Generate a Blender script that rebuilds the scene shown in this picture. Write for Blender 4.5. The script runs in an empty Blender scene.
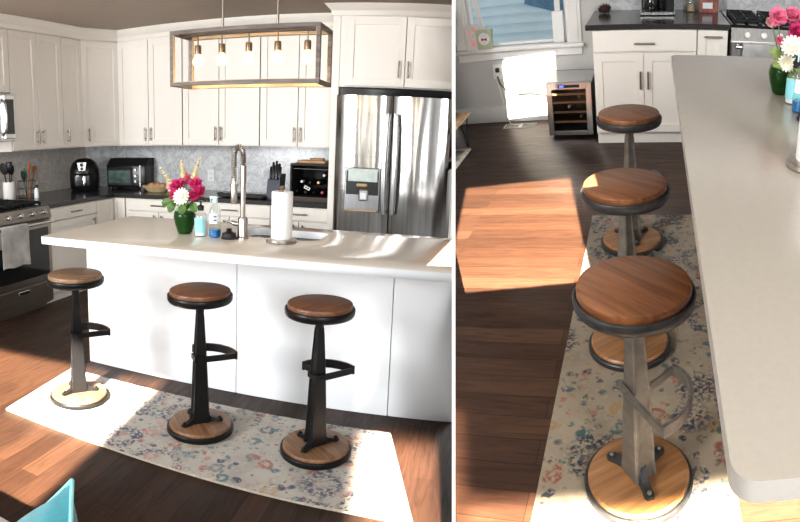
import bpy, bmesh, math, random
from math import pi, sin, cos, radians as RD
from mathutils import Vector, Matrix
import mathutils
random.seed(7)
sc = bpy.context.scene
COL = sc.collection

# ------------------------------------------------------------------ camera and the two rooms
# One wide (cylindrical) camera looks at two neighbouring rooms. The second room floor is
# pitched steeper towards the camera, as that picture was taken looking further down.
FPX, Y0 = 600.0, 235.0
def cam_rows(yaw, pitch, roll):
    cy, sy, cp, sp = cos(yaw), sin(yaw), cos(pitch), sin(pitch)
    f = Vector((sy*cp, cy*cp, -sp)); r = Vector((cy, -sy, 0)); u = r.cross(f)
    return [cos(roll)*r + sin(roll)*u, f, -sin(roll)*r + cos(roll)*u]
def turn(rows, a):
    r, f, u = rows
    return [cos(a)*r + sin(a)*f, -sin(a)*r + cos(a)*f, u]
CAM = Vector((2.1972, -2.4400, 1.4613))
ROWS = turn(cam_rows(-0.4169, 0.16415, 0.00577), -173/FPX)
CAM_R = Vector((-0.0959, -0.5094, 1.5423))
ROWS_R = turn(cam_rows(-0.04846, 0.47998, -0.02936), 228/FPX)
ML = Matrix(ROWS).to_3x3(); MR = Matrix(ROWS_R).to_3x3()
A = ML.transposed() @ MR
T_R = Matrix.Translation(CAM) @ A.to_4x4() @ Matrix.Translation(-CAM_R)
BASE = {'L': Matrix.Identity(4), 'R': T_R}
SET = 'L'

cd = bpy.data.cameras.new('camera'); co = bpy.data.objects.new('camera', cd); COL.objects.link(co)
R_, F_, U_ = ROWS
co.matrix_world = Matrix(((R_.x, U_.x, -F_.x, CAM.x), (R_.y, U_.y, -F_.y, CAM.y), (R_.z, U_.z, -F_.z, CAM.z), (0, 0, 0, 1)))
cd.type = 'PANO'
cc = cd if hasattr(cd, 'panorama_type') else cd.cycles
cc.panorama_type = 'CENTRAL_CYLINDRICAL'
cc.central_cylindrical_range_u_min = -400/FPX; cc.central_cylindrical_range_u_max = 400/FPX
cc.central_cylindrical_range_v_min = -(522-Y0)/FPX; cc.central_cylindrical_range_v_max = Y0/FPX
cc.central_cylindrical_radius = 1.0
cd.clip_start = 0.02
sc.camera = co

# ------------------------------------------------------------------ materials
MATS = {}
def newmat(name):
    m = bpy.data.materials.new(name); m.use_nodes = True
    nt = m.node_tree; b = nt.nodes['Principled BSDF']
    MATS[name] = m
    return m, nt, b
def N(nt, t, **k):
    n = nt.nodes.new(t)
    for a, v in k.items():
        if a in ('op',): n.operation = v
        else: setattr(n, a, v)
    return n
def ramp(nt, stops, interp='LINEAR'):
    r = nt.nodes.new('ShaderNodeValToRGB'); e = r.color_ramp.elements; r.color_ramp.interpolation = interp
    while len(e) < len(stops): e.new(0.5)
    for i, (p, c) in enumerate(stops):
        e[i].position = p; e[i].color = (*c, 1) if len(c) == 3 else c
    return r
def coords(nt, scale=(1, 1, 1), rot=(0, 0, 0), loc=(0, 0, 0)):
    tc = nt.nodes.new('ShaderNodeTexCoord'); mp = nt.nodes.new('ShaderNodeMapping')
    mp.inputs['Scale'].default_value = scale; mp.inputs['Rotation'].default_value = rot; mp.inputs['Location'].default_value = loc
    nt.links.new(tc.outputs['Object'], mp.inputs['Vector'])
    return mp
def noise(nt, vec, scale, detail=4, rough=.55, dist=0):
    n = nt.nodes.new('ShaderNodeTexNoise')
    n.inputs['Scale'].default_value = scale; n.inputs['Detail'].default_value = detail
    n.inputs['Roughness'].default_value = rough; n.inputs['Distortion'].default_value = dist
    if vec is not None: nt.links.new(vec.outputs[0], n.inputs['Vector'])
    return n
def mix(nt, fac, a, b, blend='MIX'):
    m = nt.nodes.new('ShaderNodeMix'); m.data_type = 'RGBA'; m.blend_type = blend
    for sock, v in ((m.inputs[0], fac), (m.inputs[6], a), (m.inputs[7], b)):
        if hasattr(v, 'is_linked') or hasattr(v, 'links'): nt.links.new(v, sock)
        elif isinstance(v, (int, float)): sock.default_value = v
        else: sock.default_value = (*v, 1) if len(v) == 3 else v
    return m.outputs[2]
def bump(nt, b, h, strength=.2, dist=.01):
    bp = nt.nodes.new('ShaderNodeBump'); bp.inputs['Strength'].default_value = strength; bp.inputs['Distance'].default_value = dist
    nt.links.new(h, bp.inputs['Height']); nt.links.new(bp.outputs[0], b.inputs['Normal'])
def simple(name, col, rough=.5, metal=0, var=.06, nscale=12, spec=None, emit=None, estr=0, trans=0, ior=1.45, coat=0, sheen=0):
    m, nt, b = newmat(name)
    b.inputs['Roughness'].default_value = rough; b.inputs['Metallic'].default_value = metal
    mp = coords(nt); n = noise(nt, mp, nscale)
    lo = tuple(c*(1-var) for c in col); hi = tuple(min(1, c*(1+var)) for c in col)
    r = ramp(nt, [(.3, lo), (.7, hi)]); nt.links.new(n.outputs[0], r.inputs[0]); nt.links.new(r.outputs[0], b.inputs['Base Color'])
    if spec is not None: b.inputs['Specular IOR Level'].default_value = spec
    if emit: b.inputs['Emission Color'].default_value = (*emit, 1); b.inputs['Emission Strength'].default_value = estr
    if trans: b.inputs['Transmission Weight'].default_value = trans; b.inputs['IOR'].default_value = ior
    if coat: b.inputs['Coat Weight'].default_value = coat; b.inputs['Coat Roughness'].default_value = .1
    if sheen: b.inputs['Sheen Weight'].default_value = sheen
    return m

def wood(name, c1, c2, c3, axis=0, scale=1.0, rough=.4, ringed=False):
    m, nt, b = newmat(name)
    s = [3, 3, 3]; s = [22*scale]*3; s[axis] = 2.2*scale
    mp = coords(nt, scale=tuple(s))
    n1 = noise(nt, mp, 1.6, 6, .6, .6)
    s2 = [90*scale]*3; s2[axis] = 3*scale
    mp2 = coords(nt, scale=tuple(s2)); n2 = noise(nt, mp2, 1.0, 3, .5, .2)
    r = ramp(nt, [(.28, c1), (.5, c2), (.72, c3)]); nt.links.new(n1.outputs[0], r.inputs[0])
    r2 = ramp(nt, [(.35, (.62, .6, .58)), (.6, (1, 1, 1))]); nt.links.new(n2.outputs[0], r2.inputs[0])
    o = mix(nt, .75, r.outputs[0], r2.outputs[0], 'MULTIPLY'); nt.links.new(o, b.inputs['Base Color'])
    b.inputs['Roughness'].default_value = rough
    bump(nt, b, n2.outputs[0], .15, .003)
    return m

def planked_wood(name, c1, c2, axis, w, rough=.42):
    m, nt, b = newmat(name)
    mp = coords(nt, rot=(0, 0, axis))
    br = nt.nodes.new('ShaderNodeTexBrick'); nt.links.new(mp.outputs[0], br.inputs['Vector'])
    br.inputs['Scale'].default_value = 1; br.inputs['Brick Width'].default_value = 3; br.inputs['Row Height'].default_value = w
    br.inputs['Mortar Size'].default_value = .0012; br.inputs['Color1'].default_value = (*c1, 1); br.inputs['Color2'].default_value = (*c2, 1)
    br.inputs['Mortar'].default_value = (c1[0]*.45, c1[1]*.42, c1[2]*.4, 1); br.offset = .37
    mp2 = nt.nodes.new('ShaderNodeMapping'); mp2.inputs['Scale'].default_value = (6, 70, 70); nt.links.new(mp.outputs[0], mp2.inputs['Vector'])
    n = noise(nt, mp2, 1.0, 5, .6, .8); r = ramp(nt, [(.3, (.6, .56, .5)), (.62, (1.1, 1.08, 1.05))]); nt.links.new(n.outputs[0], r.inputs[0])
    o = mix(nt, .85, br.outputs[0], r.outputs[0], 'MULTIPLY'); nt.links.new(o, b.inputs['Base Color'])
    b.inputs['Roughness'].default_value = rough; bump(nt, b, n.outputs[0], .12, .003)
    return m

def floor_mat(name, rot, c_dark, c_mid, c_light):
    m, nt, b = newmat(name)
    mp = coords(nt, rot=(0, 0, rot))
    br = nt.nodes.new('ShaderNodeTexBrick'); nt.links.new(mp.outputs[0], br.inputs['Vector'])
    br.inputs['Scale'].default_value = 1; br.inputs['Brick Width'].default_value = 1.15; br.inputs['Row Height'].default_value = .105
    br.inputs['Mortar Size'].default_value = .0016; br.inputs['Mortar Smooth'].default_value = .2; br.inputs['Bias'].default_value = 0
    br.inputs['Color1'].default_value = (.25, .25, .25, 1); br.inputs['Color2'].default_value = (.9, .9, .9, 1); br.inputs['Mortar'].default_value = (0, 0, 0, 1)
    br.offset = .42
    r = ramp(nt, [(0, tuple(c*.35 for c in c_dark)), (.2, c_dark), (.6, c_mid), (1, c_light)]); nt.links.new(br.outputs[0], r.inputs[0])
    mp2 = nt.nodes.new('ShaderNodeMapping'); mp2.inputs['Scale'].default_value = (2.2, 24, 1); nt.links.new(mp.outputs[0], mp2.inputs['Vector'])
    n = noise(nt, mp2, 1.4, 7, .62, 1.6)
    r2 = ramp(nt, [(.25, (.42, .38, .36)), (.45, (.85, .83, .8)), (.7, (1.25, 1.22, 1.2))]); nt.links.new(n.outputs[0], r2.inputs[0])
    o = mix(nt, .9, r.outputs[0], r2.outputs[0], 'MULTIPLY'); nt.links.new(o, b.inputs['Base Color'])
    b.inputs['Roughness'].default_value = .34
    rr = ramp(nt, [(.3, (.5,)*3), (.7, (.34,)*3)]); nt.links.new(n.outputs[0], rr.inputs[0]); nt.links.new(rr.outputs[0], b.inputs['Roughness'])
    mm = nt.nodes.new('ShaderNodeMath'); mm.operation = 'ADD'
    nt.links.new(n.outputs[0], mm.inputs[0]); nt.links.new(br.outputs[1], mm.inputs[1])
    b.inputs['Specular IOR Level'].default_value = .3
    bump(nt, b, n.outputs[0], .08, .004)
    return m

def rug_mat(name, tint=None):
    m, nt, b = newmat(name)
    mp = coords(nt)
    warp = noise(nt, mp, 9, 3, .6)
    sub = nt.nodes.new('ShaderNodeVectorMath'); sub.operation = 'MULTIPLY_ADD'
    nt.links.new(warp.outputs['Color'], sub.inputs[0]); sub.inputs[1].default_value = (.07, .07, 0); nt.links.new(mp.outputs[0], sub.inputs[2])
    def vor(scale, rnd=.8):
        v = nt.nodes.new('ShaderNodeTexVoronoi'); v.inputs['Scale'].default_value = scale; v.inputs['Randomness'].default_value = rnd
        nt.links.new(sub.outputs[0], v.inputs['Vector']); return v
    base_n = noise(nt, mp, 6, 4); base = ramp(nt, [(.3, (.29, .255, .215)), (.7, (.42, .375, .32))]); nt.links.new(base_n.outputs[0], base.inputs[0])
    col = base.outputs[0]
    fine = noise(nt, mp, 60, 4, .7)
    def layer(col, scale, ring, colour_stops, amt, seedloc, thr):
        v = vor(scale, .9)
        band = ramp(nt, ring); nt.links.new(v.outputs['Distance'], band.inputs[0])
        pal = ramp(nt, colour_stops, 'CONSTANT'); sep = nt.nodes.new('ShaderNodeSeparateColor'); nt.links.new(v.outputs['Color'], sep.inputs[0]); nt.links.new(sep.outputs[0], pal.inputs[0])
        wear = ramp(nt, [(thr, (0, 0, 0)), (thr+.1, (1, 1, 1))]); nt.links.new(fine.outputs[0], wear.inputs[0])
        mu = nt.nodes.new('ShaderNodeMath'); mu.operation = 'MULTIPLY'; nt.links.new(band.outputs[0], mu.inputs[0]); nt.links.new(wear.outputs[0], mu.inputs[1])
        mu2 = nt.nodes.new('ShaderNodeMath'); mu2.operation = 'MULTIPLY'; nt.links.new(mu.outputs[0], mu2.inputs[0]); mu2.inputs[1].default_value = amt
        return mix(nt, mu2.outputs[0], col, pal.outputs[0])
    W, K = (1, 1, 1), (0, 0, 0)
    navy, rust, teal, gold, pink, grey = (.015, .022, .06), (.30, .085, .05), (.045, .12, .14), (.36, .23, .09), (.38, .17, .14), (.16, .15, .14)
    col = layer(col, 23, [(.05, K), (.12, W), (.32, W), (.40, K)], [(0, grey), (.2, (.36, .31, .245)), (.4, pink), (.5, (.36, .31, .245)), (.62, teal), (.7, gold), (.82, navy)], .8, 0, .44)
    col = layer(col, 9, [(.12, K), (.18, W), (.30, W), (.36, K)], [(0, pink), (.2, gold), (.35, teal), (.5, rust), (.65, navy), (.85, grey)], .95, 0, .40)
    col = layer(col, 17, [(0, W), (.22, W), (.34, K)], [(0, (.36, .31, .25)), (.3, pink), (.45, navy), (.58, rust), (.7, teal), (.82, (.34, .29, .23))], .95, 1, .36)
    col = layer(col, 3.4, [(.26, K), (.33, W), (.39, W), (.46, K)], [(0, navy), (.5, (.05, .055, .09)), (.75, navy)], 1.0, 2, .45)
    col = layer(col, 34, [(0, W), (.2, W), (.3, K)], [(0, (.40, .35, .28)), (.35, grey), (.6, (.12, .10, .10)), (.75, (.40, .35, .28))], .9, 3, .38)
    if tint: col = mix(nt, 1, col, tint, 'MULTIPLY')
    nt.links.new(col, b.inputs['Base Color']); b.inputs['Roughness'].default_value = .95
    b.inputs['Sheen Weight'].default_value = .3
    bump(nt, b, noise(nt, mp, 260, 2).outputs[0], .5, .004)
    return m

def steel_mat(name, col=(.62, .62, .63), rough=.22, streak=(40, 40, 1.2), amp=.12, wavy=0):
    m, nt, b = newmat(name)
    b.inputs['Metallic'].default_value = 1; b.inputs['Roughness'].default_value = rough
    mp = coords(nt, scale=streak); n = noise(nt, mp, 1.5, 4)
    r = ramp(nt, [(.3, tuple(c*(1-amp) for c in col)), (.7, tuple(min(1, c*(1+amp)) for c in col))]); nt.links.new(n.outputs[0], r.inputs[0]); nt.links.new(r.outputs[0], b.inputs['Base Color'])
    if wavy:
        mp2 = coords(nt, scale=(5, 5, .5)); n2 = noise(nt, mp2, 1.0, 1, .3); bump(nt, b, n2.outputs[0], wavy, .06)
    return m

def marble_mat(name, c_lo, c_hi, vein):
    m, nt, b = newmat(name)
    mp = coords(nt); n = noise(nt, mp, 14, 8, .7, .6); r = ramp(nt, [(.3, c_lo), (.65, c_hi)]); nt.links.new(n.outputs[0], r.inputs[0])
    n2 = noise(nt, mp, 6, 10, .7, 1.0); v = ramp(nt, [(.47, (0, 0, 0)), (.5, (1, 1, 1)), (.53, (0, 0, 0))]); nt.links.new(n2.outputs[0], v.inputs[0])
    mu = nt.nodes.new('ShaderNodeMath'); mu.operation = 'MULTIPLY'; nt.links.new(v.outputs[0], mu.inputs[0]); mu.inputs[1].default_value = .55
    o = mix(nt, mu.outputs[0], r.outputs[0], vein); nt.links.new(o, b.inputs['Base Color']); b.inputs['Roughness'].default_value = .22
    return m

M = dict(
    cab=simple('white_cabinet_paint', (.87, .83, .77), .42, var=.015, nscale=3),
    cab_cool=simple('cool_white_panel_paint', (.82, .84, .86), .4, var=.012, nscale=2),
    trimw=simple('white_trim_paint', (.85, .84, .82), .4, var=.01, nscale=3),
    wall=simple('grey_wall_paint', (.62, .61, .59), .7, var=.02, nscale=4),
    ceil=simple('taupe_ceiling_paint', (.40, .34, .285), .8, var=.05, nscale=1.2),
    quartz=simple('white_quartz_warm_lit', (.78, .70, .60), .22, var=.03, nscale=60, coat=.1),  # beige of warm reflections put into the colour of the white top
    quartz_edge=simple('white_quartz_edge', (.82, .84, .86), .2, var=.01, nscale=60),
    granite=simple('dark_granite', (.045, .042, .042), .16, var=.55, nscale=160),
    marble=marble_mat('grey_marble', (.54, .55, .56), (.76, .77, .78), (.30, .31, .33)),
    marble_warm=marble_mat('warm_grey_marble', (.66, .61, .56), (.84, .79, .74), (.48, .45, .42)),
    floor=floor_mat('walnut_floor', pi/2, (.036, .017, .010), (.056, .027, .016), (.085, .043, .025)),
    floor_r=floor_mat('walnut_floor_side', 0, (.042, .020, .012), (.064, .031, .018), (.092, .047, .028)),
    rug=rug_mat('faded_floral_rug'),
    rug_r=rug_mat('faded_floral_rug_dimmed', (.74, .66, .53)),  # same rug, tint darkens it for the dimmer light of this room
    rug_side=simple('rug_edge', (.40, .35, .28), .95, var=.2, nscale=80),
    seat=wood('seat_wood', (.11, .04, .018), (.19, .078, .036), (.27, .125, .062), 0, 1, .45),
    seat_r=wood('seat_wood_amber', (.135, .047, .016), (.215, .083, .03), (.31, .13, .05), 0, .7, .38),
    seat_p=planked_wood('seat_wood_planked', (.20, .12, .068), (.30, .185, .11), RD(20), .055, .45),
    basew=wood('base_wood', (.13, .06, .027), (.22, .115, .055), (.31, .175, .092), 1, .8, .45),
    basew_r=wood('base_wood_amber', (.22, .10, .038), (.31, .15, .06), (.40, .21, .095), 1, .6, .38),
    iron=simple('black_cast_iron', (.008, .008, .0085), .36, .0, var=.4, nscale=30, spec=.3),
    iron_r=simple('sunlit_cast_iron', (.18, .163, .138), .40, .35, var=.25, nscale=25),  # black iron lightened, the sun on it is put into the colour
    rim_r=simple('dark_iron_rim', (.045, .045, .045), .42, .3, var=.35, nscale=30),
    steel=steel_mat('brushed_steel'),
    steel_f=steel_mat('fridge_steel', (.40, .39, .38), .15, (22, 22, .6), .22, wavy=.5),
    steel_d=steel_mat('dark_range_steel', (.36, .33, .30), .28, (1.2, 1.2, 40), .1),
    nickel=steel_mat('brushed_nickel', (.50, .46, .42), .3, (60, 60, 60), .1),
    pull=steel_mat('bronze_nickel_pull', (.30, .26, .22), .32, (60, 60, 60), .1),
    chrome=steel_mat('polished_chrome', (.8, .8, .8), .08, (5, 5, 5), .03),
    black=simple('black_plastic', (.012, .012, .013), .3, var=.3, nscale=20),
    blackm=simple('black_matte', (.016, .016, .017), .6, var=.3, nscale=40),
    bglass=simple('black_glass', (.008, .009, .01), .06, var=.1, nscale=5, coat=.5),
    grate=simple('black_grate', (.014, .014, .015), .45, .3, var=.4, nscale=50),
    weath=wood('weathered_grey_wood', (.10, .08, .07), (.17, .14, .125), (.25, .21, .185), 0, 1.5, .6),
    weath_in=wood('warm_bulb_toned_wood', (.50, .34, .18), (.62, .44, .24), (.72, .54, .32), 0, 1.2, .5),  # warm tone stands for bulb light on the lamp frame's inner faces
    brass=simple('antique_brass', (.30, .21, .13), .35, .8, var=.2, nscale=20),
    bulb=simple('glowing_bulb', (.5, .35, .15), .2, var=0, emit=(1, .68, .28), estr=2.6),
    paper=simple('white_paper', (.86, .86, .85), .9, var=.02, nscale=80),
    ceramic=simple('white_ceramic', (.82, .80, .76), .2, var=.02, nscale=8),
    clothg=None, teal=None,
    green=simple('green_glass_water', (.022, .07, .016), .4, var=.3, nscale=15, spec=.15),
    leaf=simple('leaf_green', (.085, .16, .04), .5, var=.45, nscale=20),
    leafl=simple('pale_leaf', (.28, .36, .12), .5, var=.3, nscale=25),
    stem=simple('flower_stem', (.12, .2, .06), .5, var=.2, nscale=20),
    pink=simple('magenta_petal', (.62, .05, .20), .55, var=.35, nscale=30),
    pinkl=simple('rose_pink_petal', (.75, .22, .34), .55, var=.3, nscale=30),
    blush=simple('blush_petal', (.85, .52, .50), .55, var=.2, nscale=30),
    creamp=simple('cream_petal', (.86, .76, .48), .55, var=.15, nscale=30),
    whitep=simple('white_petal', (.88, .85, .74), .55, var=.06, nscale=30),
    orange=simple('orange_silicone', (.75, .16, .02), .4, var=.1, nscale=10),
    sage=simple('green_silicone', (.06, .22, .12), .4, var=.1, nscale=10),
    woodl=wood('light_board_wood', (.40, .22, .10), (.52, .31, .15), (.62, .40, .22), 0, 1, .5),
    woodm=wood('mid_brown_wood', (.30, .16, .08), (.40, .22, .12), (.48, .29, .17), 0, 1, .45),
    bread=simple('brown_bread_crust', (.50, .28, .13), .7, var=.3, nscale=20),
    wicker=simple('straw_wicker', (.55, .42, .24), .8, var=.3, nscale=90),
    wine=simple('dark_wine_glass', (.012, .014, .012), .08, var=.2, nscale=10, coat=.5),
    foil_r=simple('red_foil', (.45, .04, .05), .35, var=.1, nscale=20),
    foil_w=simple('white_foil', (.75, .74, .70), .4, var=.05, nscale=20),
    foil_g=simple('gold_foil', (.45, .30, .10), .35, .5, var=.1, nscale=20),
    blueliq=simple('blue_liquid', (.01, .16, .42), .1, var=.1, nscale=10, coat=.4),
    aqua=simple('aqua_label', (.30, .66, .70), .45, var=.06, nscale=10),
    labelw=simple('white_label', (.80, .82, .84), .5, var=.03, nscale=10),
    bluel=simple('navy_label_mark', (.04, .06, .25), .5, var=.1, nscale=10),
    sofa=None,
    blue_led=simple('blue_display_glow', (.02, .03, .2), .3, var=0, emit=(.1, .15, 1), estr=2.5),
    lcd=simple('pale_display_panel', (.60, .68, .64), .3, var=.08, nscale=20),
    siding=simple('pale_blue_siding', (.62, .76, .84), .6, var=.04, nscale=6),
    roofb=simple('slate_blue_shingle', (.12, .24, .36), .7, var=.25, nscale=14),
    cardg=simple('sage_card', (.46, .50, .36), .7, var=.05, nscale=15),
    cardw=simple('pale_card', (.70, .64, .62), .7, var=.12, nscale=60),
    red=simple('red_print', (.5, .03, .03), .6, var=.05, nscale=10),
    tan=simple('tan_bench_wood', (.58, .40, .24), .5, var=.15, nscale=10),
    cord_w=simple('white_cord', (.75, .73, .68), .5, var=.03, nscale=10),
    cord_d=simple('grey_cord', (.10, .09, .08), .5, var=.05, nscale=10),
    pine=simple('dark_brown_cone', (.07, .035, .03), .7, var=.5, nscale=60),
    spice=simple('tan_spice', (.50, .38, .24), .6, var=.2, nscale=50),
    redbr=simple('red_brown_packet', (.28, .09, .06), .5, var=.5, nscale=30),
    glow_gap=simple('white_plaster', (.9, .9, .9), .8, var=0),
)
def cloth(name, col, nscale, var=.12):
    m, nt, b = newmat(name)
    mp = coords(nt); n = noise(nt, mp, nscale, 3, .6); n2 = noise(nt, mp, 7, 3)
    r = ramp(nt, [(.3, tuple(c*(1-var) for c in col)), (.7, tuple(min(1, c*(1+var)) for c in col))]); nt.links.new(n2.outputs[0], r.inputs[0])
    nt.links.new(r.outputs[0], b.inputs['Base Color']); b.inputs['Roughness'].default_value = .9; b.inputs['Sheen Weight'].default_value = .3
    bump(nt, b, n.outputs[0], .3, .003)
    return m
M['clothg'] = cloth('grey_terry', (.46, .46, .45), 180, .3); M['teal'] = cloth('teal_velvet', (.04, .205, .24), 120, .18); M['sofa'] = cloth('grey_upholstery', (.42, .38, .36), 150)
def glass_mat(name, tint=(1, 1, 1), a=.18):
    # thin clear glass: mostly see-through with a glossy skin
    m, nt, b = newmat(name)
    out = nt.nodes['Material Output']; tr = nt.nodes.new('ShaderNodeBsdfTransparent'); tr.inputs[0].default_value = (*tint, 1)
    gl = nt.nodes.new('ShaderNodeBsdfGlossy'); gl.inputs['Roughness'].default_value = .05
    mx = nt.nodes.new('ShaderNodeMixShader'); lw = nt.nodes.new('ShaderNodeLayerWeight'); lw.inputs[0].default_value = .5; fr = nt.nodes.new('ShaderNodeMath'); fr.operation = 'POWER'; fr.inputs[1].default_value = 4; nt.links.new(lw.outputs['Facing'], fr.inputs[0])
    ad = nt.nodes.new('ShaderNodeMath'); ad.operation = 'ADD'; ad.inputs[1].default_value = max(.02, a*.3); nt.links.new(fr.outputs[0], ad.inputs[0])
    nt.links.new(ad.outputs[0], mx.inputs[0]); nt.links.new(tr.outputs[0], mx.inputs[1]); nt.links.new(gl.outputs[0], mx.inputs[2]); nt.links.new(mx.outputs[0], out.inputs[0])
    return m
M['glass'] = glass_mat('clear_glass', (.93, .96, .95)); M['glass_g'] = glass_mat('green_tinted_glass', (.72, .86, .68), -.06); M['pane'] = glass_mat('window_glass', (.97, .99, 1), .05)
M['glass_d'] = glass_mat('smoked_glass', (.82, .80, .78), .02)

# ------------------------------------------------------------------ mesh helpers
class MB:
    def __init__(s): s.bm = bmesh.new(); s.mi = 0
    def _merge(s, tb, mtx=None):
        if mtx is not None: bmesh.ops.transform(tb, matrix=mtx, verts=tb.verts)
        for f in tb.faces: f.material_index = s.mi
        me = bpy.data.meshes.new('tmp'); tb.to_mesh(me); tb.free(); s.bm.from_mesh(me); bpy.data.meshes.remove(me)
        return s
    def mat(s, i): s.mi = i; return s
    def box(s, x0, x1, y0, y1, z0, z1, bev=0, seg=2, rot=None, mtx=None):
        tb = bmesh.new(); bmesh.ops.create_cube(tb, size=1)
        m = Matrix.Translation(((x0+x1)/2, (y0+y1)/2, (z0+z1)/2))
        if rot is not None: m = m @ rot
        sx, sy, sz = abs(x1-x0), abs(y1-y0), abs(z1-z0)
        bmesh.ops.transform(tb, matrix=Matrix.Diagonal((sx, sy, sz, 1)), verts=tb.verts)
        if bev > 0:
            bev = min(bev, sx*.49, sy*.49, sz*.49)
            bmesh.ops.bevel(tb, geom=list(tb.edges), offset=bev, segments=seg, profile=.5, affect='EDGES')
        bmesh.ops.transform(tb, matrix=m, verts=tb.verts)
        return s._merge(tb, mtx)
    def lathe(s, prof, seg=48, c=(0, 0, 0), mtx=None, sx=1, sy=1):
        tb = bmesh.new(); rings = []
        for r, z in prof:
            if r < 1e-6: rings.append([tb.verts.new((0, 0, z))])
            else: rings.append([tb.verts.new((r*cos(2*pi*k/seg)*sx, r*sin(2*pi*k/seg)*sy, z)) for k in range(seg)])
        for a, b in zip(rings, rings[1:]):
            for k in range(seg):
                k2 = (k+1) % seg
                if len(a) == 1 and len(b) == 1: continue
                if len(a) == 1: tb.faces.new((a[0], b[k], b[k2]))
                elif len(b) == 1: tb.faces.new((a[k], b[0], a[k2])) if False else tb.faces.new((a[k], a[k2], b[0]))
                else: tb.faces.new((a[k], a[k2], b[k2], b[k]))
        bmesh.ops.recalc_face_normals(tb, faces=tb.faces)
        bmesh.ops.translate(tb, vec=c, verts=tb.verts)
        return s._merge(tb, mtx)
    def tube(s, pts, r, seg=10, cap=True, closed=False, mtx=None):
        pts = [Vector(p) for p in pts]; n = len(pts)
        rr = r if isinstance(r, (list, tuple)) else [r]*n
        tb = bmesh.new(); rings = []; up = None
        for i, p in enumerate(pts):
            if closed: t = (pts[(i+1) % n]-pts[i-1])
            else: t = (pts[min(i+1, n-1)]-pts[max(i-1, 0)])
            t.normalize()
            if up is None:
                up = Vector((0, 0, 1)) if abs(t.z) < .9 else Vector((1, 0, 0))
            a = t.cross(up)
            if a.length < 1e-4: a = t.cross(Vector((1, .3, .2)))
            a.normalize(); b = a.cross(t).normalized(); up = b
            rings.append([tb.verts.new(p + rr[i]*(cos(2*pi*k/seg)*a + sin(2*pi*k/seg)*b)) for k in range(seg)])
        pairs = list(zip(rings, rings[1:])) + ([(rings[-1], rings[0])] if closed else [])
        for a, b in pairs:
            for k in range(seg): tb.faces.new((a[k], a[(k+1) % seg], b[(k+1) % seg], b[k]))
        if cap and not closed:
            tb.faces.new(rings[0][::-1]); tb.faces.new(rings[-1])
        bmesh.ops.recalc_face_normals(tb, faces=tb.faces)
        return s._merge(tb, mtx)
    def cyl(s, p, q, r, seg=16, mtx=None): return s.tube([p, q], r, seg, mtx=mtx)
    def prism(s, poly, z0, z1, bev=0, mtx=None, seg=2):
        tb = bmesh.new(); vs = [tb.verts.new((x, y, z0)) for x, y in poly]; f = tb.faces.new(vs)
        e = bmesh.ops.extrude_face_region(tb, geom=[f]); nv = [v for v in e['geom'] if isinstance(v, bmesh.types.BMVert)]
        bmesh.ops.translate(tb, vec=(0, 0, z1-z0), verts=nv); bmesh.ops.recalc_face_normals(tb, faces=tb.faces)
        if bev > 0: bmesh.ops.bevel(tb, geom=list(tb.edges), offset=bev, segments=seg, profile=.5, affect='EDGES')
        return s._merge(tb, mtx)
    def strip(s, pts, w, t, mtx=None, closed=False, up=Vector((0, 0, 1))):
        # flat bar swept along pts: w along up, t sideways
        pts = [Vector(p) for p in pts]; n = len(pts); tb = bmesh.new(); rings = []
        for i, p in enumerate(pts):
            d = (pts[(i+1) % n]-pts[i-1]) if closed else (pts[min(i+1, n-1)]-pts[max(i-1, 0)])
            d.normalize(); a = d.cross(up).normalized(); u = up
            rings.append([tb.verts.new(p + sa*a*t/2 + su*u*w/2) for sa, su in ((1, 1), (-1, 1), (-1, -1), (1, -1))])
        for a, b in list(zip(rings, rings[1:])) + ([(rings[-1], rings[0])] if closed else []):
            for k in range(4): tb.faces.new((a[k], a[(k+1) % 4], b[(k+1) % 4], b[k]))
        if not closed: tb.faces.new(rings[0][::-1]); tb.faces.new(rings[-1])
        bmesh.ops.recalc_face_normals(tb, faces=tb.faces)
        return s._merge(tb, mtx)
    def sphere(s, c, r, sx=1, sy=1, sz=1, seg=16, ring=10, mtx=None):
        tb = bmesh.new(); bmesh.ops.create_uvsphere(tb, u_segments=seg, v_segments=ring, radius=r)
        bmesh.ops.transform(tb, matrix=Matrix.Translation(c) @ Matrix.Diagonal((sx, sy, sz, 1)), verts=tb.verts)
        return s._merge(tb, mtx)
    def loft(s, rings, mtx=None, cap=True):
        tb = bmesh.new(); rv = [[tb.verts.new(p) for p in r] for r in rings]; n = len(rv[0])
        for a, b in zip(rv, rv[1:]):
            for k in range(n): tb.faces.new((a[k], a[(k+1) % n], b[(k+1) % n], b[k]))
        if cap: tb.faces.new(rv[0][::-1]); tb.faces.new(rv[-1])
        bmesh.ops.recalc_face_normals(tb, faces=tb.faces)
        return s._merge(tb, mtx)
    def quad(s, *p):
        s.bm.faces.new([s.bm.verts.new(q) for q in p]).material_index = s.mi; return s
    def petal(s, base, d, n, L, W, curl=.2):
        d = Vector(d).normalized(); n = Vector(n); n = (n - n.dot(d)*d).normalized(); w = d.cross(n)
        base = Vector(base); tb = bmesh.new()
        rows = []
        for t, ww in ((0, .25), (.35, .85), (.7, 1), (1, .35)):
            c = base + d*L*t + n*curl*L*(t*t)
            rows.append([tb.verts.new(c - w*W*ww/2 + n*W*.1), tb.verts.new(c - n*W*.05), tb.verts.new(c + w*W*ww/2 + n*W*.1)])
        for a, b in zip(rows, rows[1:]):
            for k in range(2): tb.faces.new((a[k], a[k+1], b[k+1], b[k]))
        return s._merge(tb)

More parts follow.
